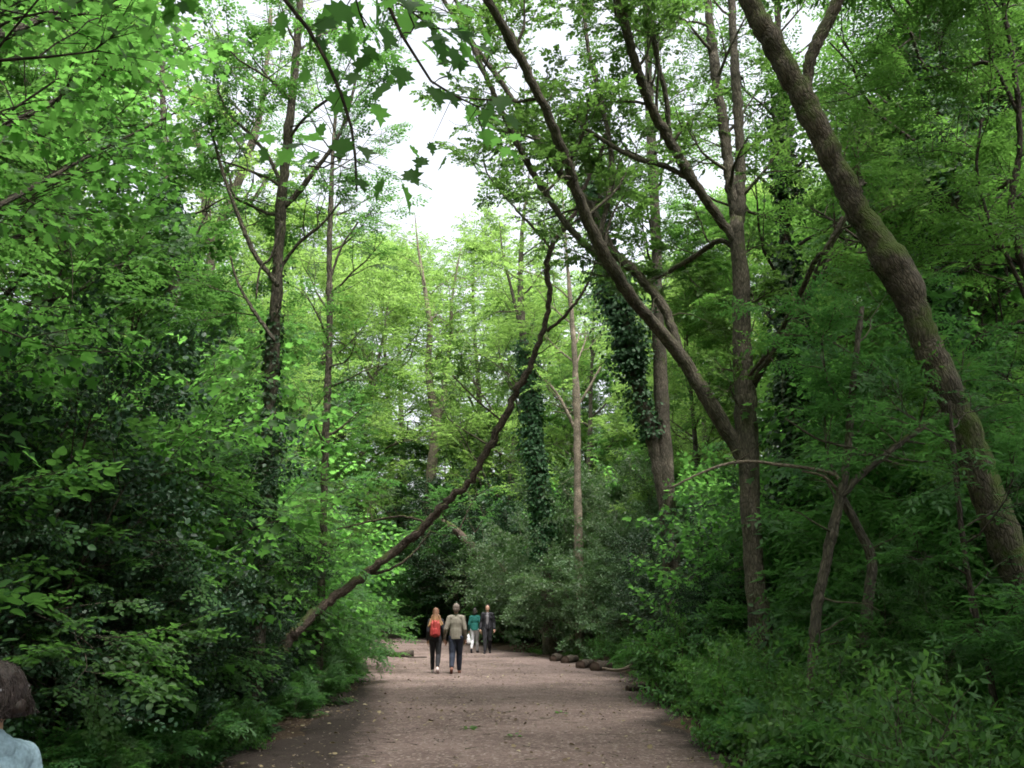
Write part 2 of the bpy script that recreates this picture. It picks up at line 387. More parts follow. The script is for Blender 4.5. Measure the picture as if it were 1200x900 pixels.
# ------------------------------------------------------------------ library of woodland trees and shrubs (shared meshes)
def lib_tree(seed, H, cb, Rad, r0, kind, leaf, shape, mat, bark, nlimb=15, spray=0.75, kids=(5, 5, 5), lean=0.04, leafscale=1.0, keepp=1.0, lowtaper=0.75):
    rng = np.random.default_rng(seed); W = Wood(); L = Leaves(); tips = []
    n = 9; pts = [np.array([0, 0, -0.3])]; d = np.array([0, 0, 1.0])
    for i in range(n):
        d = unit(d + rng.normal(0, lean, 3) * np.array([1, 1, 0.2])); pts.append(pts[-1] + d * (H * 0.93) / n)
    pts = np.array(pts); rad = r0 * (1 - np.linspace(0, 1, n + 1) ** 1.1 * 0.9)
    sp, sr = smooth_path(pts, rad, 0.5); sr[0] *= 1.35
    T = Wood(); T.tube(sp, sr, 9, rough=0.06, rng=rng)
    for i in range(nlimb):
        t = cb / H + (1 - cb / H) * (i + rng.uniform(0, .8)) / nlimb * 0.97; k = min(int(t * (len(sp) - 1)), len(sp) - 1)
        az = i * 2.399 + rng.uniform(-.4, .4); u = (t - cb / H) / (1 - cb / H)
        prof = math.sin(math.pi * min(1, 0.22 + 0.72 * u)) ** lowtaper
        el = 0.25 + 0.85 * u + rng.uniform(-.15, .2)
        dd = np.array([math.cos(az) * math.cos(el), math.sin(az) * math.cos(el), math.sin(el)])
        grow(rng, W, tips, sp[k], dd, Rad * prof * rng.uniform(.8, 1.15), sr[k] * 0.5, 2, up=0.06, kids=kids)
    pos = np.array([q[0] for q in tips]); dr = np.array([q[1] for q in tips])
    if keepp < 1: m = rng.random(len(pos)) < keepp; pos, dr = pos[m], dr[m]
    put_sprays(L, W, kind, pos, dr, spray, rng, leafscale=leafscale, twig=0.006)
    wm = T.V and None
    T.V += [v for v in W.V]; T.B += W.B
    off = T.n
    for k in W.F: T.F[k] += [f + off for f in W.F[k]]
    T.n += W.n
    return {'trunk': T.mesh('trunk', bark), 'crown': L.mesh('crown', shape, mat, rng), 'H': H}

def lib_shrub(seed, H, Rad, nst, kind, shape, mat, bark, spray=0.5, kids=(5, 5, 5), r0=0.03, up=0.08, leafscale=1.0, arch=0.0, names=('stem', 'foliage'), lvl=2, t0=0.12):
    rng = np.random.default_rng(seed); W = Wood(); L = Leaves(); tips = []
    for i in range(nst):
        az = i * 2.399 + rng.uniform(-.3, .3); rr = (i + 0.5) / nst
        tilt = 0.10 + math.atan2(Rad, H) * math.sqrt(rr) * 1.15
        dd = np.array([math.cos(az) * math.sin(tilt), math.sin(az) * math.sin(tilt), math.cos(tilt)])
        b = np.array([math.cos(az), math.sin(az), 0]) * 0.18 * Rad * rr + np.array([0, 0, -0.08])
        grow(rng, W, tips, b, dd, H * rng.uniform(.8, 1.05) * (1 - 0.25 * rr), r0, lvl, up=up - arch * rr, kids=kids, wig=0.16, t0=t0)
    pos = np.array([q[0] for q in tips]); dr = np.array([q[1] for q in tips])
    m = pos[:, 2] > 0.02; pos, dr = pos[m], dr[m]
    put_sprays(L, W, kind, pos, dr, spray, rng, leafscale=leafscale, flat=0.6, twig=0.004)
    return {names[0]: W.mesh(names[0], bark), names[1]: L.mesh(names[1], shape, mat, rng), 'H': H}

LIB = {}
def getlib(k):
    if k in LIB: return LIB[k]
    f = {
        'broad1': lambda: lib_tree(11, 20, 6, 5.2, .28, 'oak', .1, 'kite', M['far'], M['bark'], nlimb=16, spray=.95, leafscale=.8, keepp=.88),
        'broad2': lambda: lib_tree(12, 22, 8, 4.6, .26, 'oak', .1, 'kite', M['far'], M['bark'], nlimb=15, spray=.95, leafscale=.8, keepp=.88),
        'ash1': lambda: lib_tree(13, 18, 5, 4.6, .2, 'ash', .1, 'lance', M['ash'], M['bark'], nlimb=16, spray=.8, leafscale=1.25),
        'lime1': lambda: lib_tree(14, 15, 2.2, 4.2, .17, 'lime', .1, 'oval', M['lime'], M['bark_dark'], nlimb=17, spray=.72, keepp=.7),
        'lime2': lambda: lib_tree(15, 12, 1.6, 3.6, .13, 'lime', .1, 'oval', M['lime'], M['bark_dark'], nlimb=17, spray=.65, keepp=.75),
        'dark1': lambda: lib_tree(16, 16, 3, 3.8, .22, 'ever', .1, 'kite', M['elder'], M['bark_dark'], nlimb=20, spray=.9, leafscale=1.2),
        'hazel1': lambda: lib_shrub(21, 4.6, 2.4, 9, 'lime', 'round', M['lime'], M['bark_dark'], spray=.55, arch=.12, kids=(5, 5, 6), leafscale=.82),
        'hazel2': lambda: lib_shrub(22, 5.2, 2.2, 8, 'lime', 'round', M['lime'], M['bark_dark'], spray=.55, arch=.10, kids=(5, 5, 6), leafscale=.82),
        'elder1': lambda: lib_shrub(23, 3.4, 2.0, 9, 'ash', 'lance', M['elder'], M['bark'], spray=.55, arch=.10, leafscale=1.25),
        'elder2': lambda: lib_shrub(24, 4.2, 2.0, 8, 'ash', 'lance', M['elder'], M['bark'], spray=.55, arch=.08, leafscale=1.25),
        'holly1': lambda: lib_shrub(25, 3.6, 1.7, 11, 'ever', 'oval', M['ever'], M['bark_dark'], spray=.5, kids=(5, 5, 5), arch=.06),
        'holly2': lambda: lib_shrub(26, 4.6, 1.8, 10, 'ever', 'oval', M['ever'], M['bark_dark'], spray=.5, kids=(5, 5, 5), arch=.05),
        'grey1': lambda: lib_shrub(27, 4.6, 2.6, 12, 'ever', 'oval', M['grey'], M['bark'], spray=.6, kids=(5, 5, 5), arch=.12, leafscale=.95),
        'grey2': lambda: lib_shrub(28, 5.2, 2.2, 11, 'ever', 'oval', M['grey'], M['bark'], spray=.6, kids=(5, 5, 5), arch=.10, leafscale=.95),
        'sycamore1': lambda: lib_shrub(41, 4.8, 2.3, 8, 'maple', 'star', M['maple'], M['bark'], spray=.55, kids=(5, 5, 5), arch=.08, leafscale=.95),
        'low1': lambda: lib_shrub(29, 1.0, 0.9, 16, 'herb', 'oval', M['herb'], M['bark'], spray=.30, kids=(4, 4, 4), r0=.008, arch=.05, lvl=1),
        'low2': lambda: lib_shrub(30, 1.3, 0.9, 18, 'herb', 'lance', M['herb'], M['bark'], spray=.34, kids=(4, 5, 4), r0=.008, arch=.04, lvl=1, leafscale=1.1),
        'low3': lambda: lib_shrub(31, 1.2, 1.0, 12, 'ash', 'lance', M['elder'], M['bark'], spray=.36, kids=(3, 3, 4), r0=.008, arch=.05, lvl=1, leafscale=1.75),
    }[k]
    LIB[k] = f(); return LIB[k]

def plant(kind, name, label, cat, x, y, rz=0.0, s=1.0, group=None, z=0.0, sz=None):
    lb = getlib(kind)
    t = thing(name, label, cat, (x, y, z), rz, group, s)
    if sz: t.scale = (s, s, sz)
    for k, me in lb.items():
        if k != 'H' and me is not None: part(k, me, t)
    return t

EXPO = 1.7
# ------------------------------------------------------------------ sky and sun
SUN_EL, SUN_AZ = R(70), R(150)      # azimuth measured from straight ahead (+Y), clockwise
world = bpy.data.worlds.new('World'); scene.world = world; world.use_nodes = True
wn, wl = world.node_tree.nodes, world.node_tree.links
bg = wn['Background']
sky = wn.new('ShaderNodeTexSky'); sky.sky_type = 'NISHITA'; sky.sun_disc = False
sky.sun_elevation = SUN_EL; sky.sun_rotation = SUN_AZ; sky.dust_density = 6.0; sky.air_density = 1.0; sky.ozone_density = 1.0
ds = wn.new('ShaderNodeHueSaturation'); ds.inputs['Saturation'].default_value = 0.28
wl.new(sky.outputs[0], ds.inputs['Color']); wl.new(ds.outputs[0], bg.inputs['Color']); bg.inputs['Strength'].default_value = 0.15
sd = bpy.data.lights.new('sun', 'SUN'); sd.energy = 1.5; sd.angle = R(20); sd.color = (1, 0.96, 0.9)
so = bpy.data.objects.new('sun', sd); COL.objects.link(so)
dirv = Vector((math.sin(SUN_AZ) * math.cos(SUN_EL), math.cos(SUN_AZ) * math.cos(SUN_EL), math.sin(SUN_EL)))
so.rotation_euler = (-dirv).to_track_quat('-Z', 'Y').to_euler(); so.location = dirv * 60
vs = scene.view_settings; vs.view_transform = 'Standard'; vs.look = 'None'; vs.gamma = 1.0; vs.use_curve_mapping = False
vs.exposure = EXPO
cy = scene.cycles
cy.max_bounces = 7; cy.diffuse_bounces = 6; cy.caustics_reflective = False; cy.caustics_refractive = False; cy.glossy_bounces = 2; cy.transmission_bounces = 4; cy.transparent_max_bounces = 4
cy.use_denoising = True; cy.denoiser = 'OPENIMAGEDENOISE'; cy.denoising_input_passes = 'RGB_ALBEDO_NORMAL'; cy.denoising_prefilter = 'ACCURATE'
cy.sample_clamp_indirect = 6.0; cy.use_adaptive_sampling = True; cy.adaptive_threshold = 0.02; cy.adaptive_min_samples = 24
cy.pixel_filter_type = 'BLACKMAN_HARRIS'; cy.filter_width = 1.8
scene.render.use_persistent_data = False

# ------------------------------------------------------------------ ground and path
def hnoise(x, y, seed=0):
    rng = np.random.default_rng(seed); z = 0
    for f, a in ((0.13, .5), (0.31, .25), (0.8, .12), (1.9, .06)):
        for _ in range(3):
            th = rng.uniform(0, 6.28); ph = rng.uniform(0, 6.28)
            z = z + a * np.sin((x * math.cos(th) + y * math.sin(th)) * f * 2 + ph)
    return z / 2
PY_ = np.array([-30, 0, 8, 10, 16, 20, 26, 30, 34, 38, 44, 52, 62, 75, 92, 120])
PL_ = np.array([-3.6, -3.3, -3.2, -3.1, -3.2, -3.5, -4.2, -4.9, -5.5, -6.0, -6.8, -8.2, -10.5, -13.5, -18, -28])
PR_ = np.array([2.3, 2.2, 2.2, 2.25, 2.75, 2.95, 3.0, 2.7, 1.9, 0.9, -0.6, -2.6, -5.0, -8.0, -12, -21])
def path_l(y): return np.interp(y, PY_, PL_)
def path_r(y): return np.interp(y, PY_, PR_)
def ground_z(x, y):
    x = np.asarray(x, float); y = np.asarray(y, float)
    out = np.maximum(path_l(y) - x, x - path_r(y))       # metres outside the path
    k = np.clip(out / 2.5, 0, 1); k = k * k * (3 - 2 * k)
    return k * (0.16 + hnoise(x, y, 3) * 0.28) - 0.012 * (out > 0) + 0.0

def soil_mat(name, cols, scale, path=False):
    m, nt, nd, lk = newmat(name)
    out = N(nd, 'ShaderNodeOutputMaterial'); pb = N(nd, 'ShaderNodeBsdfPrincipled', i_Roughness=0.95); pb.inputs['Specular IOR Level'].default_value = 0.15
    tc = N(nd, 'ShaderNodeTexCoord')
    big = N(nd, 'ShaderNodeTexNoise', i_Scale=0.55, i_Detail=5.0, i_Roughness=0.6); mid = N(nd, 'ShaderNodeTexNoise', i_Scale=5.0, i_Detail=6.0, i_Roughness=0.7)
    fin = N(nd, 'ShaderNodeTexNoise', i_Scale=scale, i_Detail=5.0, i_Roughness=0.75)
    vor = N(nd, 'ShaderNodeTexVoronoi', i_Scale=scale * 1.1)
    for n in (big, mid, fin, vor): lk.new(tc.outputs['Object'], n.inputs['Vector'])
    r = ramp(nd, [(0.25, cols[0]), (0.5, cols[1]), (0.75, cols[2])]); lk.new(fin.outputs[0], r.inputs[0])
    rb = ramp(nd, [(0.3, (0.58, 0.56, 0.53)), (0.7, (1.2, 1.17, 1.15))]); lk.new(big.outputs[0], rb.inputs[0])
    rm = ramp(nd, [(0.3, (0.72, 0.70, 0.68)), (0.7, (1.12, 1.12, 1.12))]); lk.new(mid.outputs[0], rm.inputs[0])
    a = N(nd, 'ShaderNodeMix', data_type='RGBA', blend_type='MULTIPLY'); a.inputs[0].default_value = 1.0
    b = N(nd, 'ShaderNodeMix', data_type='RGBA', blend_type='MULTIPLY'); b.inputs[0].default_value = 1.0
    lk.new(r.outputs[0], a.inputs[6]); lk.new(rb.outputs[0], a.inputs[7]); lk.new(a.outputs[2], b.inputs[6]); lk.new(rm.outputs[0], b.inputs[7])
    sc = N(nd, 'ShaderNodeSeparateColor'); lk.new(vor.outputs['Color'], sc.inputs[0])
    rs = ramp(nd, [(0.86, (0, 0, 0)), (0.95, (1, 1, 1))]); lk.new(sc.outputs[0], rs.inputs[0])
    c = N(nd, 'ShaderNodeMix', data_type='RGBA'); f = N(nd, 'ShaderNodeMath', operation='MULTIPLY'); f.inputs[1].default_value = 0.55
    lk.new(rs.outputs[0], f.inputs[0]); lk.new(f.outputs[0], c.inputs[0]); lk.new(b.outputs[2], c.inputs[6]); c.inputs[7].default_value = (*cols[3], 1)
    last = c.outputs[2]
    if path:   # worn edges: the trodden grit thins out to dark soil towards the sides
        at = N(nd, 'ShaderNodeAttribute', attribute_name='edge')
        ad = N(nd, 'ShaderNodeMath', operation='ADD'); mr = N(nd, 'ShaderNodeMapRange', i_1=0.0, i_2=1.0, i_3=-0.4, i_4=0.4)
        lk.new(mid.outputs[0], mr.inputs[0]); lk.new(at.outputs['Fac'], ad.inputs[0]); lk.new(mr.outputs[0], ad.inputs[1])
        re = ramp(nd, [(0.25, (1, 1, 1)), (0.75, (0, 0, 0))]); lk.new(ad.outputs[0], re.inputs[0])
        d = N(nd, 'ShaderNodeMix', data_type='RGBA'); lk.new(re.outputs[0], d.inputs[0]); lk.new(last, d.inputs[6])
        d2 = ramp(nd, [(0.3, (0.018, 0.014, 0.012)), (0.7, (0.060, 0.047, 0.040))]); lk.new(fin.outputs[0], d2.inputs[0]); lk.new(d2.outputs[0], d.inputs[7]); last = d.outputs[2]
    lk.new(last, pb.inputs['Base Color'])
    h = N(nd, 'ShaderNodeMath', operation='MULTIPLY_ADD'); h.inputs[1].default_value = 2.0; lk.new(mid.outputs[0], h.inputs[0]); lk.new(fin.outputs[0], h.inputs[2])
    bp = N(nd, 'ShaderNodeBump', i_Strength=0.8, i_Distance=0.03); lk.new(h.outputs[0], bp.inputs['Height']); lk.new(bp.outputs[0], pb.inputs['Normal'])
    lk.new(pb.outputs[0], out.inputs['Surface']); return m
M['soil'] = soil_mat('woodland_soil', [(0.03, 0.02, 0.014), (0.06, 0.042, 0.03), (0.10, 0.07, 0.05), (0.16, 0.12, 0.07)], 22)
M['grit'] = soil_mat('path_grit', [(0.095, 0.070, 0.063), (0.170, 0.129, 0.119), (0.25, 0.195, 0.180), (0.40, 0.34, 0.31)], 30, path=True)

xs = np.concatenate([np.linspace(-400, -40, 14), np.linspace(-36, 36, 145), np.linspace(40, 400, 14)])
ys = np.concatenate([np.linspace(-300, -34, 12), np.linspace(-30, 130, 240), np.linspace(135, 600, 16)])
X, Y = np.meshgrid(xs, ys); Z = ground_z(X, Y) - 0.004
n0, n1 = X.shape; i, j = np.meshgrid(np.arange(n0 - 1), np.arange(n1 - 1), indexing='ij')
Fq = np.stack([i * n1 + j, i * n1 + j + 1, (i + 1) * n1 + j + 1, (i + 1) * n1 + j], -1).reshape(-1, 4)
g = bpy.data.objects.new('ground', build_mesh('ground', np.stack([X, Y, Z], -1).reshape(-1, 3), [Fq], smooth=True, mat=M['soil'])); link(g, kind='structure')

yy = np.linspace(-30, 118, 500); cc = np.linspace(0, 1, 33); rngp = np.random.default_rng(5)
wob = lambda y, s: 0.22 * np.sin(y * 0.9 + s) + 0.13 * np.sin(y * 2.3 + 2 * s) + 0.07 * np.sin(y * 5.1 + s)
l_ = path_l(yy) + wob(yy, 1.0); r_ = path_r(yy) + wob(yy, 4.0)
PX = l_[:, None] * (1 - cc) + r_[:, None] * cc; PYY = np.repeat(yy[:, None], 33, 1)
crown_h = 0.03 * np.sin(cc * math.pi)[None] + 0.006 * hnoise(PX * 6, PYY * 6, 8) + 0.012
pz = crown_h.copy(); pz[:, 0] = -0.05; pz[:, -1] = -0.05
n0, n1 = PX.shape; i, j = np.meshgrid(np.arange(n0 - 1), np.arange(n1 - 1), indexing='ij')
Fq = np.stack([i * n1 + j, i * n1 + j + 1, (i + 1) * n1 + j + 1, (i + 1) * n1 + j], -1).reshape(-1, 4)
pm = build_mesh('path', np.stack([PX, PYY, pz], -1).reshape(-1, 3), [Fq], smooth=True, mat=M['grit'])
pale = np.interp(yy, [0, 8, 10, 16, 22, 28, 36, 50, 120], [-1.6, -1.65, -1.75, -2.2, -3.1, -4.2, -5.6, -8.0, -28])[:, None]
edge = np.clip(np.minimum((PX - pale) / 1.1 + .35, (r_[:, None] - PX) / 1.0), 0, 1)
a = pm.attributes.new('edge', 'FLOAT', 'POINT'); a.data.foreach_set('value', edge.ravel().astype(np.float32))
link(bpy.data.objects.new('path', pm), kind='structure')

# ------------------------------------------------------------------ traced trees
def keep_clear(p):
    """nobody walks through leaves: the way itself and the photographer's own spot stay free"""
    xl = path_l(p[:, 1]) + 0.9; xr = path_r(p[:, 1]) - 0.5
    inpath = (p[:, 0] > xl) & (p[:, 0] < xr) & (p[:, 2] < 2.9 + 0.02 * p[:, 1])
    near = (np.linalg.norm(p - np.array([0, 0.3, 1.6]), axis=1) < 2.3)
    cone = (p[:, 1] > 0) & (p[:, 1] < 6.0) & (np.abs(p[:, 0]) < 0.25 + 0.36 * p[:, 1]) & (p[:, 2] < 1.6 + 0.30 * p[:, 1])
    return ~(inpath | near | cone)

class Hero:
    def __init__(s, name, label, cat, bark, seed, group=None):
        s.name, s.label, s.cat, s.bark, s.group = name, label, cat, bark, group
        s.rng = np.random.default_rng(seed); s.parts = []; s.curves = []; s.twW = Wood(); s.L = Leaves(); s.ivy = Leaves(); s.loc = None; s.slim = 0.8; s.wob = .10
    def stem(s, pts, Y, kind='limb', ground=False, seg=14, rough=0.08, bark=None, wpx=None, step=None):
        """pts: (px, py, half width in px[, Y])"""
        w = []; r = []; wpx = wpx or s.slim
        for q in pts:
            y = q[3] if len(q) > 3 else Y
            w.append(P(q[0], q[1], y)); r.append(q[2] * y / F / math.cos(PITCH) * wpx)
        if ground:
            b = w[0].copy(); dz = b[2] + 0.15
            if dz > 0.3:
                d = w[0] - w[1]; d = d / max(1e-6, abs(d[2])) if abs(d[2]) > 1e-3 else np.array([0, 0, -1.0])
                d[:2] *= 0.5; b = b + d * dz; b[2] = -0.15
                w.insert(0, b); r.insert(0, r[0] * 1.35)
            s.loc = (w[0][0], w[0][1], 0.0)
        sp, sr = smooth_path(w, r, step or max(0.06, min(0.3, r[0] * 0.8)))
        ln = len(sp); tt = np.arange(ln); g = 0
        for f_, a_ in ((.21, .05), (.53, .03), (1.1, .015)): g = g + a_ * np.sin(tt * f_ + s.rng.uniform(0, 6))
        for _ in range(max(1, ln // 14)):      # swellings and burrs
            g = g + s.rng.uniform(.04, .16) * np.exp(-((tt - s.rng.uniform(0, ln)) / s.rng.uniform(1, 2.6)) ** 2)
        sr = sr * (1 + g)
        if ln > 8 and r[0] < .3: sp = sp + s.rng.normal(0, 1, sp.shape) * np.minimum(sr, .1)[:, None] * s.wob
        W_ = Wood(); W_.tube(sp, sr, seg, rough=rough, rng=s.rng, caps=True)
        L_ = np.linalg.norm(np.diff(sp, axis=0), axis=1).sum()
        for _ in range(int(L_ * .9)):           # dead twigs and broken snags
            i = s.rng.integers(1, ln - 1); d = unit(sp[i + 1] - sp[i - 1]); v = s.rng.normal(0, 1, 3); v = unit(unit(v - d * np.dot(v, d)) + d * s.rng.uniform(-.2, .7))
            l_ = s.rng.uniform(.12, .9) if s.rng.random() < .7 else s.rng.uniform(.05, .15); q = sp[i]; rt = min(sr[i] * .35, .006 + .012 * l_)
            k_ = [q]; dd = v
            for _ in range(4): dd = unit(dd + s.rng.normal(0, .25, 3)); k_.append(k_[-1] + dd * l_ / 4)
            W_.tube(np.array(k_), np.linspace(rt, rt * .25, 5), 5)
        s.parts.append((kind, W_, bark)); s.curves.append((sp, sr)); return len(s.curves) - 1
    def seeds(s, ci, n, t0, t1):
        sp, sr = s.curves[ci]; out = []
        for k in range(n):
            t = t0 + (t1 - t0) * (k + s.rng.uniform(0, 1)) / n; i = min(int(t * (len(sp) - 1)), len(sp) - 2)
            out.append((sp[i], unit(sp[i + 1] - sp[i]), sr[i]))
        return out
    def leafy(s, ci, n, t0, t1, L, kind='oak', lvl=1, spray=0.6, bias=(0, 0, 0.15), kids=(4, 5, 5), leafscale=1.0, up=0.08, keepf=None, rr=0.4, flat=0.6, dens=1.0):
        tips = []
        for p, d, r in s.seeds(ci, n, t0, t1):
            v = s.rng.normal(0, 1, 3); v = unit(v - d * np.dot(v, d)); dd = unit(v + d * 0.35 + np.array(bias))
            grow(s.rng, s.twW, tips, p, dd, L * s.rng.uniform(.6, 1.2), min(r * rr, 0.02 + 0.012 * L), lvl, up=up, kids=kids, wig=0.2)
        if not tips: return
        pos = np.array([q[0] for q in tips]); dr = np.array([q[1] for q in tips])
        k = s.rng.random(len(pos)) < dens
        if keepf is not None: k &= keepf(pos)
        k &= keep_clear(pos)
        put_sprays(s.L, s.twW, kind, pos[k], dr[k], spray, s.rng, leafscale=leafscale, flat=flat)
    def ivyclad(s, ci, t0, t1, dens=900, thick=0.16, size=0.085, loose=0.25):
        sp, sr = s.curves[ci]; n = len(sp); i0, i1 = int(t0 * (n - 1)), int(t1 * (n - 1))
        Lm = np.linalg.norm(sp[i1] - sp[i0]); c = int(dens * Lm); rng = s.rng
        f = rng.uniform(i0, i1, c); i = f.astype(int).clip(0, n - 2); fr = (f - i)[:, None]
        ok = (np.sin(f * .37 + 1) + np.sin(f * .11 + 4) + rng.normal(0, .7, c)) > -1.0
        f, i, fr = f[ok], i[ok], fr[ok]; c = len(f)
        q = sp[i] * (1 - fr) + sp[i + 1] * fr; t = unit(sp[i + 1] - sp[i])
        v = rng.normal(0, 1, (c, 3)); v = unit(v - t * np.sum(v * t, 1, keepdims=True))
        lump = 0.6 + 0.5 * np.sin(f * 0.21 + 1) * np.sin(f * 0.083 + 2 + np.arctan2(v[:, 1], v[:, 0]))
        off = sr[i] + thick * lump * np.abs(rng.normal(0.5, 0.35, c)) + (rng.random(c) < 0.1) * loose * rng.random(c)
        a = unit(v * 0.5 + np.array([0, 0, -0.7]) + rng.normal(0, 0.4, (c, 3)))
        s.ivy.add(q + v * off[:, None], a, unit(v + np.array([0, 0, 0.5]) + rng.normal(0, .35, (c, 3))), size * rng.uniform(.6, 1.25, c))
    def done(s, shape='kite', mat=None, keepf=None, crown='crown', ivymat=None):
        loc = s.loc or tuple(s.curves[0][0][0] * np.array([1, 1, 0]))
        t = thing(s.name, s.label, s.cat, loc, 0, s.group)
        first = True
        for kind, W_, bark in s.parts:
            if first and s.twW.V:
                off = W_.n; W_.V += s.twW.V; W_.B += s.twW.B
                for k in s.twW.F: W_.F[k] += [f + off for f in s.twW.F[k]]
            first = False
            part(kind, recentre(W_.mesh(kind, bark or s.bark), loc), t)
        kf = keepf or keep_clear
        if s.L.p: part(crown, recentre(s.L.mesh(crown, shape, mat, s.rng, keep=kf), loc), t)
        if s.ivy.p: part('ivy', recentre(s.ivy.mesh('ivy', 'oval', ivymat or M['ivy'], s.rng, keep=keep_clear, wide=1.3), loc), t)
        return t

def gap(p):
    """the strip of open sky over the way"""
    cx = 1.2 - 0.02 * (p[:, 1] - 16)
    return ~((np.abs(p[:, 0] - cx) < 2.3 + 0.5 * np.sin(p[:, 1] * 1.3)) & (p[:, 2] > 6.5))

# --- big leaning trunk
h = Hero('leaning_tree', 'thick mossy rough-barked tree leaning over the path towards the sky gap', 'tree', M['bark_big'], 101); h.slim = .68
a = h.stem([(1245, 800, 31), (1215, 725, 30), (1180, 640, 28), (1150, 555, 26.5), (1120, 475, 25.5), (1088, 405, 24), (1060, 335, 25), (1030, 285, 22), (1000, 235, 22), (968, 170, 21.5), (940, 115, 21), (905, 50, 20), (868, -15, 19.5), (800, -130, 17), (730, -280, 13), (650, -470, 8)], 9.0, 'trunk', True, seg=32, rough=0.05, step=0.07)
b = h.stem([(945, 120, 11), (947, 85, 11.5), (955, 55, 12), (975, 15, 11.5), (1000, -50, 10), (1020, -140, 8), (1030, -280, 5)], 9.0, seg=18, rough=0.06)
c = h.stem([(985, 300, 5.0, 9.3), (960, 300, 5, 9.6), (935, 350, 4.6, 10.2), (905, 405, 4.2, 11), (878, 440, 3.2, 11.8)], 9, seg=10)
h.leafy(a, 6, 0.80, 1.0, 3.0, 'ash', 2, .55, leafscale=1.2, bias=(.3, .6, .5)); h.leafy(b, 6, 0.55, 1.0, 2.4, 'ash', 2, .55, leafscale=1.2, bias=(.8, .8, .2))
h.leafy(a, 5, 0.12, 0.5, 0.4, 'ash', 1, .35, leafscale=1.2, dens=.6)
h.done('lance', M['ash'])

# --- forked tree
h = Hero('forked_tree', 'tall grey-brown tree with a low fork and long limbs arching over the path', 'tree', M['bark'], 102); h.slim = .70
a = h.stem([(893, 770, 18), (887, 690, 17), (881, 610, 17), (876, 520, 17), (872, 440, 15.5), (869, 360, 14), (866, 300, 13), (863, 255, 12.5)], 16, 'trunk', True, seg=20)
u1 = h.stem([(864, 275, 9), (856, 215, 9.5), (848, 150, 9), (838, 80, 8), (829, 0, 7), (822, -110, 5), (815, -230, 3)], 16)
u2 = h.stem([(864, 275, 9), (868, 215, 9), (866, 150, 8.5), (860, 60, 8), (856, -20, 7), (846, -130, 5), (850, -240, 3)], 16)
C_ = h.stem([(878, 545, 13), (862, 520, 12.5), (838, 482, 12.5), (812, 440, 12), (782, 398, 12, 15.8), (748, 358, 11, 15.4), (718, 315, 10, 15), (690, 262, 9.5, 14.6), (668, 200, 9, 14.2), (640, 130, 8.5, 13.8), (605, 60, 8, 13.4), (572, 0, 7.5, 13), (530, -80, 6, 12.6), (470, -180, 3.5, 12)], 16, seg=16)
D_ = h.stem([(800, 428, 8), (780, 365, 8, 16.2), (748, 322, 8, 16.4), (715, 290, 8, 16.6), (690, 240, 7.5, 16.7), (655, 200, 7, 16.8), (622, 150, 6, 17), (590, 100, 5, 17), (550, 45, 4.5, 17), (520, 0, 4, 17), (480, -60, 3, 17)], 16, seg=12)
E_ = h.stem([(864, 285, 8.5), (842, 255, 9), (812, 212, 9, 15.7), (785, 165, 9, 15.4), (760, 118, 8.5, 15), (742, 65, 8, 14.6), (728, 10, 7.5, 14.3), (705, -70, 5.5, 14), (690, -160, 3, 13.5)], 16, seg=12)
G_ = h.stem([(812, 212, 5, 15.7), (780, 195, 5, 15.6), (745, 185, 4.5, 15.4), (700, 160, 4, 15.2), (660, 130, 3, 15)], 16, seg=10)
H_ = h.stem([(868, 300, 5, 16), (845, 282, 5, 16.3), (815, 300, 4.6, 16.8), (780, 320, 4, 17), (750, 335, 3, 17)], 16, seg=8)
I_ = h.stem([(882, 452, 6, 16), (895, 430, 6.5, 15.6), (925, 385, 6, 15), (950, 340, 6, 14.6), (968, 295, 6, 14.2), (990, 255, 5.5, 14), (1020, 190, 4, 14)], 16, seg=10)
J_ = h.stem([(785, 165, 4.5, 15.4), (780, 110, 4.5, 15.2), (768, 60, 4, 15), (760, 0, 3.5, 14.6), (745, -70, 2.5, 14.6)], 16, seg=8)
K_ = h.stem([(735, 340, 6.5), (705, 305, 6.5, 16), (668, 268, 6, 16), (632, 215, 5.6, 16), (600, 155, 5.2, 16), (572, 95, 4.6, 16), (545, 30, 4, 16), (520, -40, 3, 16)], 15.6, seg=10)
Q_ = h.stem([(700, 285, 5, 15), (712, 235, 5, 15.2), (716, 180, 4.6, 15.4), (705, 120, 4.2, 15.6), (690, 60, 3.6, 15.8), (682, -10, 3, 16)], 15, seg=10)
for ci, n_, t0, t1, L_ in ((K_, 8, .35, 1, 1.1), (Q_, 7, .3, 1, 1.1), (u1, 13, .05, 1, 1.6), (u2, 10, .05, 1, 1.5), (C_, 16, .3, 1, 1.5), (D_, 14, .3, 1, 1.3), (E_, 12, .3, 1, 1.5), (G_, 6, .3, 1, 1.2), (H_, 6, .3, 1, 1.0), (I_, 9, .3, 1, 1.6), (J_, 5, .3, 1, 1.2)):
    h.leafy(ci, n_, t0, t1, L_, 'oak', 1, .42, kids=(4, 5, 5), leafscale=1.1, dens=.62)
for ci in (u1, u2): h.leafy(ci, 3, .6, 1, 2.6, 'oak', 2, .45, bias=(.9, 0, .3), leafscale=1.1, dens=.6)
h.leafy(a, 6, .6, .95, 0.7, 'oak', 1, .4, dens=.6, bias=(.4, .6, 0))
h.ivyclad(a, 0.0, 0.28, dens=260, thick=.06)
h.done('oval', M['oak'])

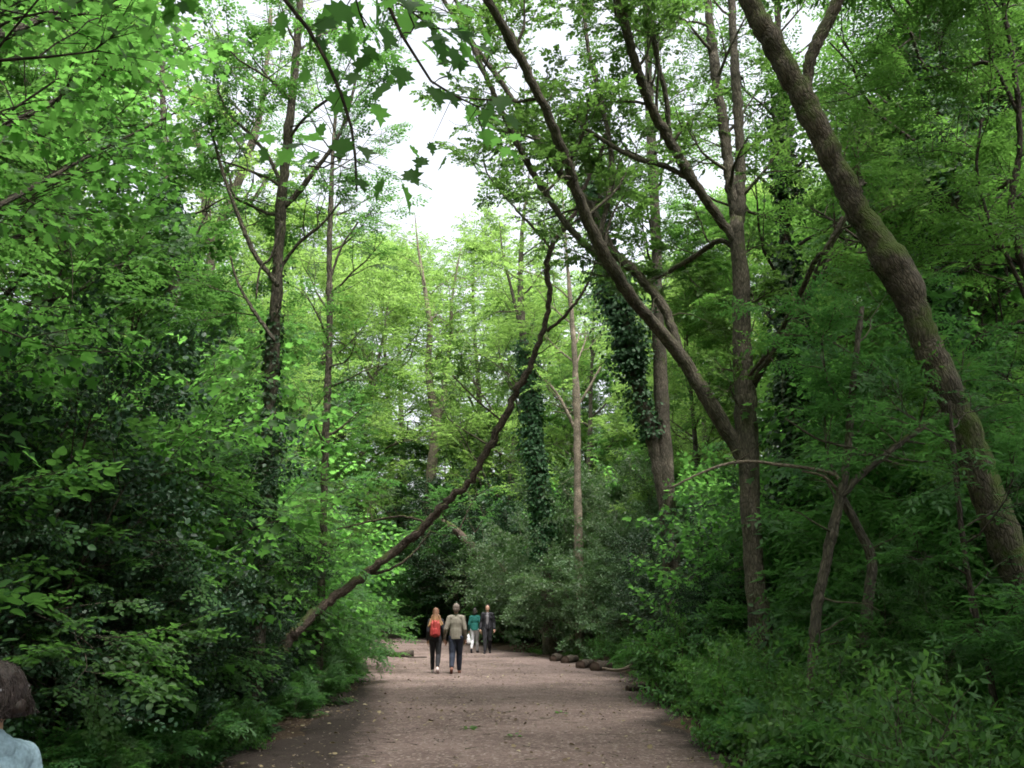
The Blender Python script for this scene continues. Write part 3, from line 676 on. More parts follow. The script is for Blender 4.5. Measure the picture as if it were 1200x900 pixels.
# --- twin-stemmed tree with ivy
h = Hero('twin_stemmed_tree', 'straight twin-stemmed tree, one stem thick with dark ivy, behind the forked tree', 'tree', M['bark_pale'], 103)
a = h.stem([(789, 700, 12), (786, 640, 12), (781, 560, 11.5), (776, 480, 10.5), (771, 380, 9), (769, 280, 8), (764, 180, 7), (759, 60, 5.5), (752, -60, 4)], 24, 'trunk', True, seg=14, bark=M['bark'])
b = h.stem([(786, 650, 9), (776, 570, 10), (764, 515, 10), (750, 460, 9.5), (737, 400, 9), (722, 350, 8), (705, 290, 7), (690, 210, 5), (680, 120, 3)], 24, seg=12, bark=M['bark'])
h.ivyclad(b, .24, .42, dens=700, thick=.3, size=.09, loose=.4); h.ivyclad(b, .38, .80, dens=1900, thick=.62, size=.10, loose=.7); h.ivyclad(a, 0, .22, dens=300, thick=.1)
h.leafy(a, 16, .5, 1, 2.0, 'oak', 1, .6, dens=.8); h.leafy(b, 8, .6, 1, 1.8, 'oak', 1, .6)
h.leafy(a, 5, .75, 1, 3.0, 'oak', 2, .6, bias=(1, 0, .2), dens=.8)
h.done('kite', M['oak'])

# --- bare curved tree arching over the path from the other side
h = Hero('curved_tree', 'bare reddish trunk slanting up from the bushes and curving over the path', 'tree', M['bark_red'], 104); h.slim = .54; h.wob = .3
a = h.stem([(322, 775, 10.5, 17), (348, 738, 10.5, 17.3), (400, 693, 9.5, 18), (450, 655, 9), (488, 626, 9), (520, 592, 8), (552, 562, 7.5), (575, 520, 7.2), (598, 475, 7), (618, 435, 6.5), (634, 395, 6.2), (641, 370, 6.4), (644, 345, 6), (640, 318, 5.8), (646, 290, 6), (662, 266, 5.5), (676, 245, 4.6), (690, 205, 4), (704, 180, 3.5), (712, 150, 3), (718, 110, 2.2)], 18, 'trunk', True, seg=16, rough=0.1)
b = h.stem([(641, 388, 4), (660, 372, 3.6), (676, 352, 3), (690, 330, 2.4), (700, 300, 2)], 18, seg=8)
c = h.stem([(646, 292, 3.2), (628, 270, 3), (600, 240, 2.6), (572, 205, 2), (566, 180, 1.6)], 18, seg=8)
d = h.stem([(655, 275, 3), (690, 245, 2.4, 18.2), (715, 215, 2, 18.5), (735, 170, 1.5, 18.5)], 18, seg=8)
e = h.stem([(500, 612, 3), (470, 605, 2.6), (430, 612, 2.2), (395, 620, 1.6)], 18.5, seg=7)
f = h.stem([(590, 495, 2.4), (560, 470, 2), (530, 440, 1.6)], 18, seg=7)
g2 = h.stem([(430, 672, 4, 18), (455, 668, 3, 18.2), (482, 650, 2.4, 18.5), (505, 622, 1.8, 18.7)], 18, seg=7)
h.leafy(b, 4, .5, 1, .8, 'oak', 1, .4, dens=.5); h.leafy(c, 5, .4, 1, .8, 'oak', 1, .4, dens=.6); h.leafy(d, 5, .4, 1, .8, 'oak', 1, .4, dens=.6)
h.leafy(e, 6, .4, 1, .9, 'lime', 1, .4, dens=.7, keepf=None); h.leafy(f, 3, .5, 1, .7, 'oak', 1, .4, dens=.5); h.leafy(a, 3, .85, 1, .8, 'oak', 1, .4, dens=.6)
h.done('oval', M['oak'], keepf=lambda p: np.ones(len(p), bool))

# --- ivy-clad tree among the hazels
h = Hero('ivy_clad_tree', 'slender tree with ivy creeping up its lower trunk and many thin rising branches', 'tree', M['bark'], 105); h.slim = .72
a = h.stem([(308, 640, 10), (313, 560, 10), (317, 470, 10), (321, 390, 9.5), (325, 320, 9), (329, 250, 8.5), (334, 190, 8), (342, 120, 7.5), (349, 40, 6), (353, -40, 5), (356, -140, 3)], 15, 'trunk', True, seg=14)
L1 = h.stem([(326, 335, 4), (300, 300, 3.8), (280, 255, 3.4), (262, 205, 3), (250, 160, 2.4), (240, 110, 1.8)], 14.7, seg=8)
L2 = h.stem([(331, 245, 5), (352, 222, 4.6), (375, 192, 4), (394, 165, 3.4), (408, 130, 2.8), (420, 80, 2)], 15, seg=8)
L3 = h.stem([(322, 400, 3.4), (296, 362, 3), (278, 330, 2.4), (270, 300, 1.8)], 14.6, seg=7)
L4 = h.stem([(332, 225, 4), (318, 190, 3.6), (296, 160, 3), (270, 135, 2.4), (250, 95, 1.8)], 15, seg=7)
L5 = h.stem([(325, 320, 3), (350, 285, 2.8), (378, 262, 2.2), (400, 235, 1.6)], 15.3, seg=7)
L6 = h.stem([(330, 260, 3), (318, 300, 2.2), (305, 315, 1.8), (300, 350, 1.4)], 14.5, seg=7)
h.ivyclad(a, 0, .50, dens=330, thick=.06, size=.07); h.ivyclad(a, .12, .34, dens=420, thick=.2, size=.075)
for ci, n_ in ((L1, 6), (L2, 7), (L4, 6), (L5, 4), (L3, 3)): h.leafy(ci, n_, .3, 1, 1.3, 'lime', 1, .42, dens=.6)
h.leafy(a, 12, .55, 1, 1.8, 'lime', 1, .45, dens=.7)
h.done('oval', M['lime'])

# --- smaller recognisable trunks further along
def simple(name, label, seed, stems, Y, bark, ivy=(), leaf=(), group=None, mat='far', kind='oak', shape='kite', spray=.7):
    h = Hero(name, label, 'tree', bark, seed, group)
    for k, st in enumerate(stems): h.stem(st, Y, 'trunk' if k == 0 else 'limb', k == 0, seg=10)
    for iv in ivy: h.ivyclad(*iv[:3], dens=iv[3], thick=iv[4], size=iv[5], loose=iv[4])
    for lf in leaf: h.leafy(*lf[:5], kind, lf[5], spray, dens=lf[6])
    return h.done(shape, M[mat])
simple('ivy_clad_tree', 'narrow trunk wholly wrapped in dark ivy above the grey-green bushes', 106,
       [[(640, 660, 8), (634, 590, 8), (628, 520, 7.5), (621, 460, 7), (614, 400, 6), (610, 340, 4.5), (612, 270, 3), (618, 220, 1.4), (622, 180, .5)], [(614, 400, 3), (602, 350, 2.4), (590, 300, 1.6), (585, 260, .6)]],
       38, M['bark'], ivy=[(0, .12, .60, 1000, .5, .12)], leaf=[(0, 12, .55, 1, 2.4, 1, .8), (1, 6, .3, 1, 2, 1, .8)])
simple('slender_tree', 'slender pale straight trunk rising above the grey-green bushes', 107,
       [[(678, 640, 6), (677, 570, 5.5), (676, 500, 5), (674, 430, 4.6), (670, 370, 3.6), (664, 300, 2.2), (660, 240, 1), (658, 200, .4)], [(675, 505, 2.5), (662, 478, 2.2), (648, 455, 2), (632, 440, 1.6)], [(675, 480, 2), (690, 455, 1.8), (704, 430, 1.5)]],
       36, M['bark_pale'], leaf=[(0, 12, .5, 1, 2.4, 1, .8), (1, 2, .5, 1, 1, 1, .6)])
simple('twisted_tree', 'pale twisted forked trunk in the sunlit green beyond the curved tree', 108,
       [[(500, 640, 8), (505, 560, 7.5), (509, 520, 7), (512, 492, 7), (506, 465, 6), (502, 425, 5), (504, 380, 4.5), (498, 340, 3), (490, 290, 1.6), (486, 250, .6)], [(511, 495, 5), (520, 468, 5), (521, 440, 4.2), (528, 400, 3), (530, 350, 2), (540, 290, .8)]],
       63, M['bark_pale'], leaf=[(0, 12, .5, 1, 2.8, 1, .9), (1, 9, .4, 1, 2.6, 1, .9)])
simple('tilted_tree', 'short mossy trunk tilting over the far bend of the path', 109,
       [[(590, 735, 8), (582, 700, 8), (573, 672, 7.5), (562, 652, 7), (549, 637, 6.5), (530, 618, 5), (505, 605, 3)]],
       50, M['bark_red'], leaf=[(0, 10, .6, 1, 2.0, 1, 1)], mat='elder')
simple('thin_tree', 'thin dark trunk standing just behind the slender ivy-creeped tree', 110,
       [[(378, 640, 5), (382, 500, 5), (386, 400, 4.6), (386, 300, 4.2), (388, 230, 3.8), (390, 180, 3), (396, 100, 2)], [(386, 330, 2), (400, 290, 1.8), (420, 260, 1.4)]],
       20, M['bark'], leaf=[(0, 14, .35, 1, 1.8, 1, .7), (1, 3, .3, 1, 1, 1, .6)], mat='lime', kind='lime', spray=.5)
simple('pale_leaning_tree', 'pale bare trunks leaning apart high up behind the hazels', 111,
       [[(225, 640, 8), (235, 450, 8), (243, 330, 7.5), (254, 275, 7), (270, 235, 6.5), (288, 190, 6), (303, 140, 5), (312, 80, 3.5), (318, 10, 2.5)], [(248, 300, 5), (240, 250, 4.5), (238, 200, 4), (228, 150, 3)], [(262, 255, 4), (290, 240, 3.6), (310, 215, 3), (330, 180, 2)]],
       27, M['bark_pale'], leaf=[(0, 14, .55, 1, 2.4, 1, .7), (1, 6, .3, 1, 2, 1, .7)])
simple('grey_ivy_tree', 'old trunk hidden under glossy grey-green ivy behind the hazels', 112,
       [[(215, 640, 9), (212, 500, 9), (208, 400, 8.5), (203, 320, 8), (198, 240, 7), (192, 160, 5), (190, 60, 3.5)]],
       19, M['bark'], ivy=[(0, .1, .78, 1100, .45, .1)], leaf=[(0, 12, .6, 1, 2.4, 1, .8)], mat='lime', kind='lime', spray=.55)
simple('ivy_column_tree', 'upright tree trunk buried in dark ivy just past the forked tree', 113,
       [[(932, 720, 10), (930, 600, 10), (927, 480, 9.5), (924, 380, 9), (921, 300, 8), (918, 200, 7), (914, 90, 5), (910, -30, 4)]],
       19, M['bark_dark'], ivy=[(0, .05, .8, 1100, .36, .1)], leaf=[(0, 18, .4, 1, 2.4, 1, .8)], mat='ash', kind='ash', shape='lance', spray=.6)
for k, (lab, pts, Yd, sd_) in enumerate([
    ('broad tree smothered in near-black ivy behind the big leaning trunk', [(1120, 720, 16), (1112, 560, 15), (1105, 400, 14), (1100, 250, 12), (1098, 100, 10), (1100, -60, 7)], 14.5, 114),
    ('ivy-smothered tree at the woodland edge past the leaning trunk', [(1200, 720, 14), (1195, 500, 13), (1185, 300, 12), (1175, 120, 10), (1165, -60, 7)], 16, 115)]):
    simple('ivy_clad_tree', lab, sd_, [pts], Yd, M['bark_dark'], ivy=[(0, .1, .95, 1200, .5, .095)], leaf=[(0, 20, .3, 1, 2.6, 1, .8)], mat='ash', kind='ash', shape='lance', spray=.6)

# --- thin understorey stems by the leaning trunk
h = Hero('elder_tree', 'crooked thin elder with crossing dark stems in the undergrowth', 'tree', M['bark'], 116)
a = h.stem([(955, 735, 7), (962, 690, 7), (972, 640, 7), (985, 580, 6.5), (992, 540, 5.5), (998, 470, 4.8), (1004, 410, 4.2), (1010, 360, 3.4)], 10, 'trunk', True, seg=10)
b = h.stem([(984, 585, 5), (1005, 560, 5.5), (1035, 535, 5.5), (1065, 512, 5.2), (1094, 490, 4.5), (1130, 455, 3.5)], 10, seg=10)
c = h.stem([(985, 580, 5), (996, 600, 6), (1012, 632, 7), (1022, 660, 7.5), (1018, 700, 8), (1010, 760, 8.5)], 10.2, seg=10)
d = h.stem([(986, 570, 2.8), (978, 556, 3), (950, 549, 2.6), (915, 545, 2.4), (880, 541, 2.2), (850, 544, 2, 9.7), (820, 555, 1.8, 9.6), (785, 572, 1.4, 9.5)], 10, seg=7, bark=M['deadwood'])
e = h.stem([(982, 575, 2.4), (965, 558, 2), (940, 552, 1.6)], 10, seg=6, bark=M['deadwood'])
f = h.stem([(920, 490, 1.4), (960, 515, 1.8), (1000, 525, 2), (1040, 540, 1.8), (1072, 548, 1.2)], 9.8, seg=6)
h.leafy(a, 7, .55, 1, 1.0, 'ash', 1, .35, leafscale=1.2); h.leafy(b, 6, .4, 1, .9, 'ash', 1, .35, leafscale=1.2, dens=.7)
h.done('lance', M['elder'])
h = Hero('sapling', 'thin dark sapling standing under the leaning trunk', 'sapling', M['bark_dark'], 117)
a = h.stem([(1160, 790, 4.5), (1148, 740, 4.3), (1137, 690, 4.2), (1128, 630, 4), (1122, 580, 3.6), (1117, 520, 3.2), (1113, 470, 2.4)], 8.3, 'trunk', True, seg=8)
h.leafy(a, 9, .4, 1, .8, 'ash', 1, .32, leafscale=1.2, dens=.7)
h.done('lance', M['elder'])
h = Hero('young_ash_tree', 'young tree with bright feathery leaves above the leaning trunk', 'tree', M['bark_dark'], 118)
a = h.stem([(1290, 700, 7), (1262, 560, 7), (1235, 440, 6.5), (1205, 330, 6), (1185, 250, 5), (1195, 170, 4.4), (1190, 90, 4), (1175, 0, 3.5), (1165, -100, 3)], 11.0, 'trunk', True, seg=10)
b = h.stem([(1222, 390, 4), (1180, 300, 3.2), (1160, 260, 2.6), (1145, 200, 2.2), (1150, 140, 1.6)], 11, seg=7)
c = h.stem([(1192, 130, 3.5), (1160, 75, 3, 11.2), (1120, 85, 2.6, 11.4), (1070, 95, 2, 11.7)], 11, seg=7)
for ci, n_ in ((a, 16), (b, 8), (c, 8)): h.leafy(ci, n_, .3, 1, 1.5, 'ash', 1, .42, leafscale=1.1, bias=(0, .5, .1))
h.done('lance', M['ash'])
# --- overhanging sycamore: rooted beside the photographer, limbs reach over the path
h = Hero('sycamore_tree', 'sycamore whose lobed leaves hang from dark twigs against the bright sky', 'tree', M['bark_dark'], 119)
def hs(pts, rad, kind='limb', seg=8):
    sp, sr = smooth_path(np.array(pts, float), np.array(rad, float), 0.12)
    W_ = Wood(); W_.tube(sp, sr, seg, rough=0.06, rng=h.rng, caps=True); h.parts.append((kind, W_, None)); h.curves.append((sp, sr)); return len(h.curves) - 1
a = hs([(-4.3, 1.2, -.2), (-4.25, 1.3, 1.5), (-4.1, 1.5, 3.2), (-3.9, 1.6, 5), (-3.8, 1.8, 7.5), (-3.6, 2, 10), (-3.3, 2.3, 12.5)], [.26, .2, .18, .16, .13, .09, .04], 'trunk', 14)
h.loc = (-4.3, 1.2, 0)
br1 = hs([(-3.95, 1.6, 4.4), tuple(P(60, -170, 3.0)), tuple(P(210, -110, 3.3)), tuple(P(330, -5, 3.6)), tuple(P(382, 70, 3.7)), tuple(P(412, 150, 3.8)), tuple(P(418, 225, 3.85))], [.06, .045, .03, .0085, .0075, .006, .004])
br2 = hs([tuple(P(210, -110, 3.3)), tuple(P(340, -120, 3.5)), tuple(P(430, -40, 3.7)), tuple(P(470, 40, 3.9)), tuple(P(505, 95, 4.0)), tuple(P(560, 125, 4.0))], [.028, .016, .010, .007, .006, .004])
br3 = hs([(-3.95, 1.65, 4.7), tuple(P(-200, 60, 4.2)), tuple(P(0, 40, 6.2)), tuple(P(110, -10, 7.2)), tuple(P(200, -60, 8.2))], [.06, .045, .035, .022, .01])
br4 = hs([(-3.9, 1.6, 4.9), tuple(P(-200, 220, 5.0)), tuple(P(0, 150, 7.4)), tuple(P(120, 90, 8.4)), tuple(P(230, 40, 9.2))], [.055, .04, .028, .018, .008])
br5 = hs([(-3.85, 1.6, 5.6), tuple(P(-200, 330, 6)), tuple(P(0, 240, 8.4)), tuple(P(110, 180, 9.4)), tuple(P(230, 120, 10.2))], [.05, .036, .026, .016, .008])
h.leafy(br1, 5, .35, 1, .30, 'maple', 0, .36, leafscale=1.0, flat=.5, dens=.5); h.leafy(br2, 9, .25, 1, .38, 'maple', 0, .36, leafscale=1.0, flat=.5, dens=.45)
for ci, n_, L_ in ((br3, 16, 1.3), (br4, 16, 1.4), (br5, 16, 1.5)):
    h.leafy(ci, n_, .25, 1, L_, 'maple', 1, .42, kids=(4, 4, 5), flat=.7, leafscale=.85, dens=.8)
h.leafy(a, 10, .5, 1, 3.0, 'maple', 2, .55, kids=(4, 4, 4), keepf=lambda p: (p[:, 0] < -1.2))
# single leaves that show against the sky
spots = [(575, 128, 4.0, .17), (598, 140, 4.0, .13), (548, 128, 4.1, .13), (590, 118, 4.0, .15), (510, 108, 4.0, .15), (528, 112, 4.0, .13), (497, 190, 3.9, .10), (480, 176, 3.9, .10), (522, 188, 4, .10), (505, 172, 4, .08),
         (405, 168, 3.8, .15), (425, 178, 3.8, .12), (470, 222, 3.9, .16), (450, 216, 3.9, .13), (478, 205, 3.9, .12), (400, 112, 3.8, .14), (452, 102, 3.8, .15), (440, 128, 3.9, .14), (470, 84, 3.9, .15), (430, 70, 3.8, .15),
         (408, 45, 3.7, .16), (455, 40, 3.8, .16), (385, 25, 3.7, .16), (480, 20, 3.9, .15), (360, 35, 3.7, .15), (405, 10, 3.7, .16), (350, 70, 3.7, .14), (330, 20, 3.7, .15), (440, 5, 3.8, .16), (495, 55, 4, .12), (420, 215, 3.85, .10), (436, 60, 3.8, .12), (380, 150, 3.8, .12), (415, 90, 3.8, .12), (372, 48, 3.7, .13), (320, 48, 3.7, .15)]
spots = [(a_, b_, c_, d_ * .8) for a_, b_, c_, d_ in spots]
twc = np.concatenate([h.curves[br1][0], h.curves[br2][0]])
for px, py, Yd, ln in spots:
    q = P(px, py, Yd) + np.array([0, 0, 0.02]); nb = twc[np.argmin(np.linalg.norm(twc - q - np.array([0, 0, .1]), axis=1))]
    dd = q - nb; dd[2] -= .25
    h.L.add(q[None], unit(dd + h.rng.normal(0, .25, 3) * np.array([1, .6, .5]) * .6)[None], jit(h.rng, np.array([0.1, -.45, .8]), .2)[None], np.array([ln]))
    h.twW.spikes(nb[None], q[None], 0.0022)
h.done('lobed', M['maple'])
# ------------------------------------------------------------------ stones
M['pebble'] = cloth_mat('pebble', (.16, .13, .115), noise=.4, scale=3)
# ------------------------------------------------------------------ woodland round about
rng = np.random.default_rng(77)
def wood(kind, label, group, pts, name='tree', cat='tree', s=(.9, 1.1)):
    for (x, y, *sc) in pts:
        k = kind if isinstance(kind, str) else kind[rng.integers(len(kind))]
        plant(k, name, label, cat, x, y, rng.uniform(0, 6.28), (sc[0] if sc else rng.uniform(*s)), group, z=float(ground_z(x, y)) - 0.03)

# tall trees that close the view beyond the bend
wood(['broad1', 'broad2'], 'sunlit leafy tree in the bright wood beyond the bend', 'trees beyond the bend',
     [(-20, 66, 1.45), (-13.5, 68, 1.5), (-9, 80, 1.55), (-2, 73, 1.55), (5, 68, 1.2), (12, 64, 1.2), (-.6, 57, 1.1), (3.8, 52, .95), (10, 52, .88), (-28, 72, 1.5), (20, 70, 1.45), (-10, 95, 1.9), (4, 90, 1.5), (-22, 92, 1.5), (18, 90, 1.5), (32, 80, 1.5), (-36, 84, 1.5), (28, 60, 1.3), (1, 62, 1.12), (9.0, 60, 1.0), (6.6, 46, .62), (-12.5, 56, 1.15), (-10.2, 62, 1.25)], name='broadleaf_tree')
wood(['broad1', 'broad2', 'lime1'], 'leafy tree in the bright gap behind the slender ivy-creeped tree', 'trees behind the hazels',
     [(-9.5, 34, .8), (-13, 28, 1.0), (-12, 42, 1.0), (-17, 50, 1.05), (-10.5, 50, .8), (-22, 40, 1.1), (-18, 32, 1.1), (-25, 56, 1.1), (-9, 25.5, .72), (-15, 60, .95)], name='broadleaf_tree')
wood(['lime1', 'lime2'], 'dense green tree screening the wood beside the path', 'dense trees over the dark bushes',
     [(-8.9, 11, 1.0), (-9.6, 15.5, 1.1), (-8.3, 20.5, .8), (-11, 20, 1.15), (-11, 9, 1.15), (-8.0, 5.5, 1.1), (-12.5, 14, 1.2), (-8.3, 26, .7), (-12, 25, 1.0), (-9.5, 3.0, 1.1), (-14, 6, 1.2)], name='lime_tree')
wood(['ash1'], 'feathery-leaved tree standing behind the big leaning trunk', 'feathery trees on the shaded side',
     [(9.0, 15.5, .72), (11.5, 19, .9), (8.4, 21, .65), (10.5, 27, .78), (15, 23, 1.0), (8.6, 32, .85), (14, 30, 1.0)], name='ash_tree')
wood(['dark1', 'broad2'], 'shadowy tree deep in the wood behind the forked tree', 'deep wood trees on the shaded side',
     [(10.5, 36, .9), (15, 34, 1.1), (8.5, 42, .8), (14, 44, 1.05), (20, 34, 1.1), (22, 26, 1.1), (24, 42, 1.2), (6.5, 34, .62)], name='woodland_tree')
# unseen trees added beside and behind the photographer to shade the foreground
wood(['broad2'], 'unseen tree added to shade the near part of the path', 'added shade trees around the viewpoint',
     [(-5.2, -2.6, 1.05), (3.4, -1.8, 1.1), (5.6, 3.4, .95), (-4.6, -8, 1.1), (3.5, -7, 1.1), (-11, -3, 1.1), (10, -1, 1.1), (0.5, -14, 1.1), (-16, 2, 1.2), (-17, 12, 1.2), (-18, 22, 1.2), (4.2, .6, .9)], name='added_shade_tree')

# understorey
wood(['hazel1', 'hazel2'], 'hazel bush with drooping sprays of round leaves over the dark bank', 'hazels along the dark bank',
     [(-6.6, 8.6, .9), (-6.4, 11.4, .92), (-7.2, 9.8, 1.15), (-6.8, 13.8, .95), (-7.3, 16.6, .9), (-7.9, 13.4, 1.25), (-5.5, 20.8, .78), (-5.9, 24, .85), (-7.3, 6.9, 1.15), (-7.0, 28, .95), (-8.5, 31, 1.0), (-8.6, 17.5, 1.2), (-7.5, 21.5, 1.1)], name='hazel_bush', cat='bush')
wood(['holly1', 'holly2'], 'dark glossy evergreen bush low on the bank under the hazels', 'dark evergreens under the hazels',
     [(-4.9, 8.6, .55), (-4.8, 10.5, .62), (-4.1, 15.3, .36), (-5.3, 12.4, .72), (-5.3, 14.6, .62), (-5.5, 16.4, .6), (-5.2, 19.2, .62), (-6.0, 11.8, .85), (-6.2, 15.4, .8), (-6.3, 7.6, .8), (-5.2, 22.0, .5), (-6.0, 25.2, .6), (-6.6, 19.4, .95), (-4.3, 17.9, .38), (-4.4, 13.2, .40), (-5.5, 9.4, .9), (-5.7, 13.4, .95), (-5.2, 7.2, .6), (-5.3, 11.0, .75), (-6.0, 10.2, .85), (-6.2, 8.2, .75), (-6.2, 14.6, .8)], name='evergreen_bush', cat='bush')
wood(['sycamore1'], 'young sycamore bush with lobed leaves among the hazels', 'young sycamores in the hazel bank',
     [(-6.6, 12.5, 1.15), (-7.6, 18.6, 1.3), (-6.9, 23.6, 1.1), (-8.2, 29, 1.4), (-8.6, 8, 1.3)], name='sycamore_bush', cat='bush')
wood(['sycamore1'], 'young sycamore bush with lobed leaves on the shaded side near the forked tree', 'young sycamores by the forked tree',
     [(5.9, 19.8, 1.0), (7.6, 26, 1.2), (8.6, 16.6, 1.3), (5.9, 42, 1.5)], name='sycamore_bush', cat='bush')
wood(['grey1', 'grey2'], 'large grey-green bush mounded beside the bend of the path', 'grey-green bushes by the bend',
     [(3.4, 38.5, 1.15), (3.3, 36.2, .9), (4.1, 33.0, .8), (5.0, 35.0, 1.12), (2.4, 42.5, 1.25), (4.6, 41.5, 1.45), (6.6, 33.0, 1.1), (5.3, 30.0, .72), (6.8, 38.5, 1.4), (1.6, 47, 1.4), (5.4, 46, 1.5)], name='grey_green_bush', cat='bush')
wood(['holly1', 'holly2', 'elder1'], 'shadowy bush at the dark end of the path', 'dark bushes at the end of the path',
     [(-1.6, 56, 1.9), (0.6, 51.5, 1.7), (-3.4, 66, 2.1), (-6.0, 73, 2.2), (-9, 82, 2.2), (-.2, 60, 2.2), (3.2, 52, 1.9), (-3.6, 61, 1.6), (-14, 96, 1.6), (-19, 104, 1.6), (-11.5, 47, 1.6), (-9.8, 41, 1.3), (-14, 56, 1.9), (-17, 64, 2.0), (-7.6, 36.5, 1.0), (-18.5, 74, 1.5), (-23, 84, 1.6), (-8.8, 88, 1.5), (-5, 80, 1.5), (-2, 70, 1.5), (-14, 88, 1.4), (-25, 96, 1.6)], name='shady_bush', cat='bush')
wood(['elder1', 'elder2'], 'mid-green elder bush with drooping sprays at the far side of the path', 'elders by the far path',
     [(-7.0, 30.5, .95), (-7.9, 34.5, 1.1), (-9.0, 38.5, 1.4), (-6.4, 27.6, .8), (-11, 44, 1.6), (-12.8, 50, 1.8)], name='elder_bush', cat='bush')
wood(['elder1', 'elder2'], 'elder bush with feathery leaves crowding under the leaning trunk', 'elders under the leaning trunk',
     [(4.2, 9.6, .48), (6.0, 12.2, .8), (7.0, 11.4, .85), (6.6, 12.2, 1.15), (4.9, 7.4, .50), (8.4, 11.8, 1.1), (6.7, 15.4, .8), (7.4, 15.0, 1.2), (5.8, 18.4, .75), (6.9, 18, 1.1), (4.3, 6.2, .40), (6.0, 6.6, .5), (8.8, 13, 1.3), (9.5, 18.5, 1.4), (7.3, 22.5, 1.1), (10.4, 11, 1.3)], name='elder_bush', cat='bush')
wood(['holly1', 'holly2'], 'near-black evergreen bush at the foot of the forked tree', 'dark bushes under the forked tree',
     [(3.9, 18.6, .5), (4.9, 21.5, .8), (4.4, 24.5, .75), (5.6, 25.8, .95), (6.3, 21.0, .95), (5.0, 28.5, .8), (7.4, 28.0, 1.1), (7.8, 25, 1.2)], name='evergreen_bush', cat='bush')
# low growth
lowL, lowR = [], []
for k in range(34):
    y = 8.5 + k * 0.62 + rng.uniform(-.2, .2); x = path_l(y) - 0.25 - abs(rng.normal(0, .45)) + (0.1 if y > 12 else -.15)
    lowL.append((x, y, rng.uniform(.35, .65)))
for k in range(64):
    y = 6.3 + 15 * (k / 64) + rng.uniform(-.25, .25); x = path_r(y) + 0.45 + abs(rng.normal(0, .9))
    lowR.append((x, y, rng.uniform(.55, 1.0)))
for k in range(20):
    y = 20 + 13 * (k / 20) + rng.uniform(-.25, .25); x = path_r(y) + 0.75 + abs(rng.normal(0, .5)); lowR.append((x, y, rng.uniform(.45, .8)))
for (x, y, s_) in [(3.3, 17.6, 1.2), (3.5, 15.4, .9), (3.4, 19, 1.2)]: lowR.append((x, y, s_))
wood(['low1', 'low3'], 'small leafy plant low on the dark bank beside the path', 'low plants on the dark bank', lowL, name='leafy_plant', cat='plant')
wood(['low1', 'low2', 'low3'], 'knee-high leafy plant crowding the path edge opposite the dark bank', 'leafy plants along the open edge of the path', lowR, name='nettle_plant', cat='plant')

wood(['lime1', 'lime2'], 'low-crowned leafy tree filling the space under the tall crowns beyond the bend', 'low-crowned trees beyond the bend',
     [(-10.8, 57, 1.05), (-4.2, 69, 1.25), (2.4, 63, 1.2), (7.2, 55, 1.1), (-8.3, 70, 1.2), (4.6, 58.5, 1.1), (-12.8, 64, 1.2), (-.8, 68, 1.3), (11, 57, 1.2), (5.6, 50, .8)], name='low_crowned_tree')
# ------------------------------------------------------------------ ground cover and litter (uncountable)
def cover(name, label, cat, side, n, y0, y1, w, size, shape, mat, seed, hmax=.22, off=0.0):
    r = np.random.default_rng(seed); L = Leaves()
    y = y0 + (y1 - y0) * r.random(n) ** 1.5; e = np.abs(r.normal(0, w, n)) + off
    x = path_l(y) - e if side < 0 else path_r(y) + e
    clump = hnoise(x * 5, y * 5, seed) + hnoise(x * 2, y * 2, seed + 1); k = clump > -0.35; x, y, e, clump = x[k], y[k], e[k], clump[k]; c = len(x)
    z = ground_z(x, y) + np.clip(.03 + (clump + .35) * .25 * np.clip(e + .3, 0, 1), .02, hmax) * r.random(c)
    az = r.uniform(0, 6.28, c)
    L.add(np.stack([x, y, z], 1), np.stack([np.cos(az), np.sin(az), r.uniform(-.4, .3, c)], 1), jit(r, np.tile([0, 0, 1.0], (c, 1)), .35), size * r.uniform(.6, 1.3, c))
    o = bpy.data.objects.new(name, L.mesh(name, shape, mat, r)); link(o, kind='stuff', label=label, category=cat)
cover('ground_cover', 'low ivy and bramble leaves spreading over the dark bank', 'ground cover', -1, 30000, 7, 34, 1.1, .07, 'oval', M['ivy'], 201, .25)
cover('ground_cover', 'low green weeds carpeting the path edge opposite the dark bank', 'ground cover', 1, 42000, 5, 40, 1.5, .075, 'oval', M['herb'], 202, .4, off=.1)
r = np.random.default_rng(203); L = Leaves(); c = 9000
y = 3 + 45 * r.random(c) ** 1.6; u = r.beta(.45, .95, c); x = path_l(y) - .9 + (path_r(y) - path_l(y) + 1.3) * u
k = (hnoise(x * 4, y * 4, 9) + r.normal(0, .35, c) > 0) ; x, y = x[k], y[k]; c = len(x)
az = r.uniform(0, 6.28, c)
inp = (x > path_l(y)) & (x < path_r(y))
L.add(np.stack([x, y, np.where(inp, .05, ground_z(x, y) + .02) + r.uniform(0, .012, c)], 1), np.stack([np.cos(az), np.sin(az), np.zeros(c)], 1), jit(r, np.tile([0, 0, 1.0], (c, 1)), .3), .05 * r.uniform(.5, 1.5, c))
link(bpy.data.objects.new('leaf_litter', L.mesh('leaf_litter', 'oval', M['litter'], r)), kind='stuff', label='fallen brown and yellow leaves scattered over the path', category='leaf litter')

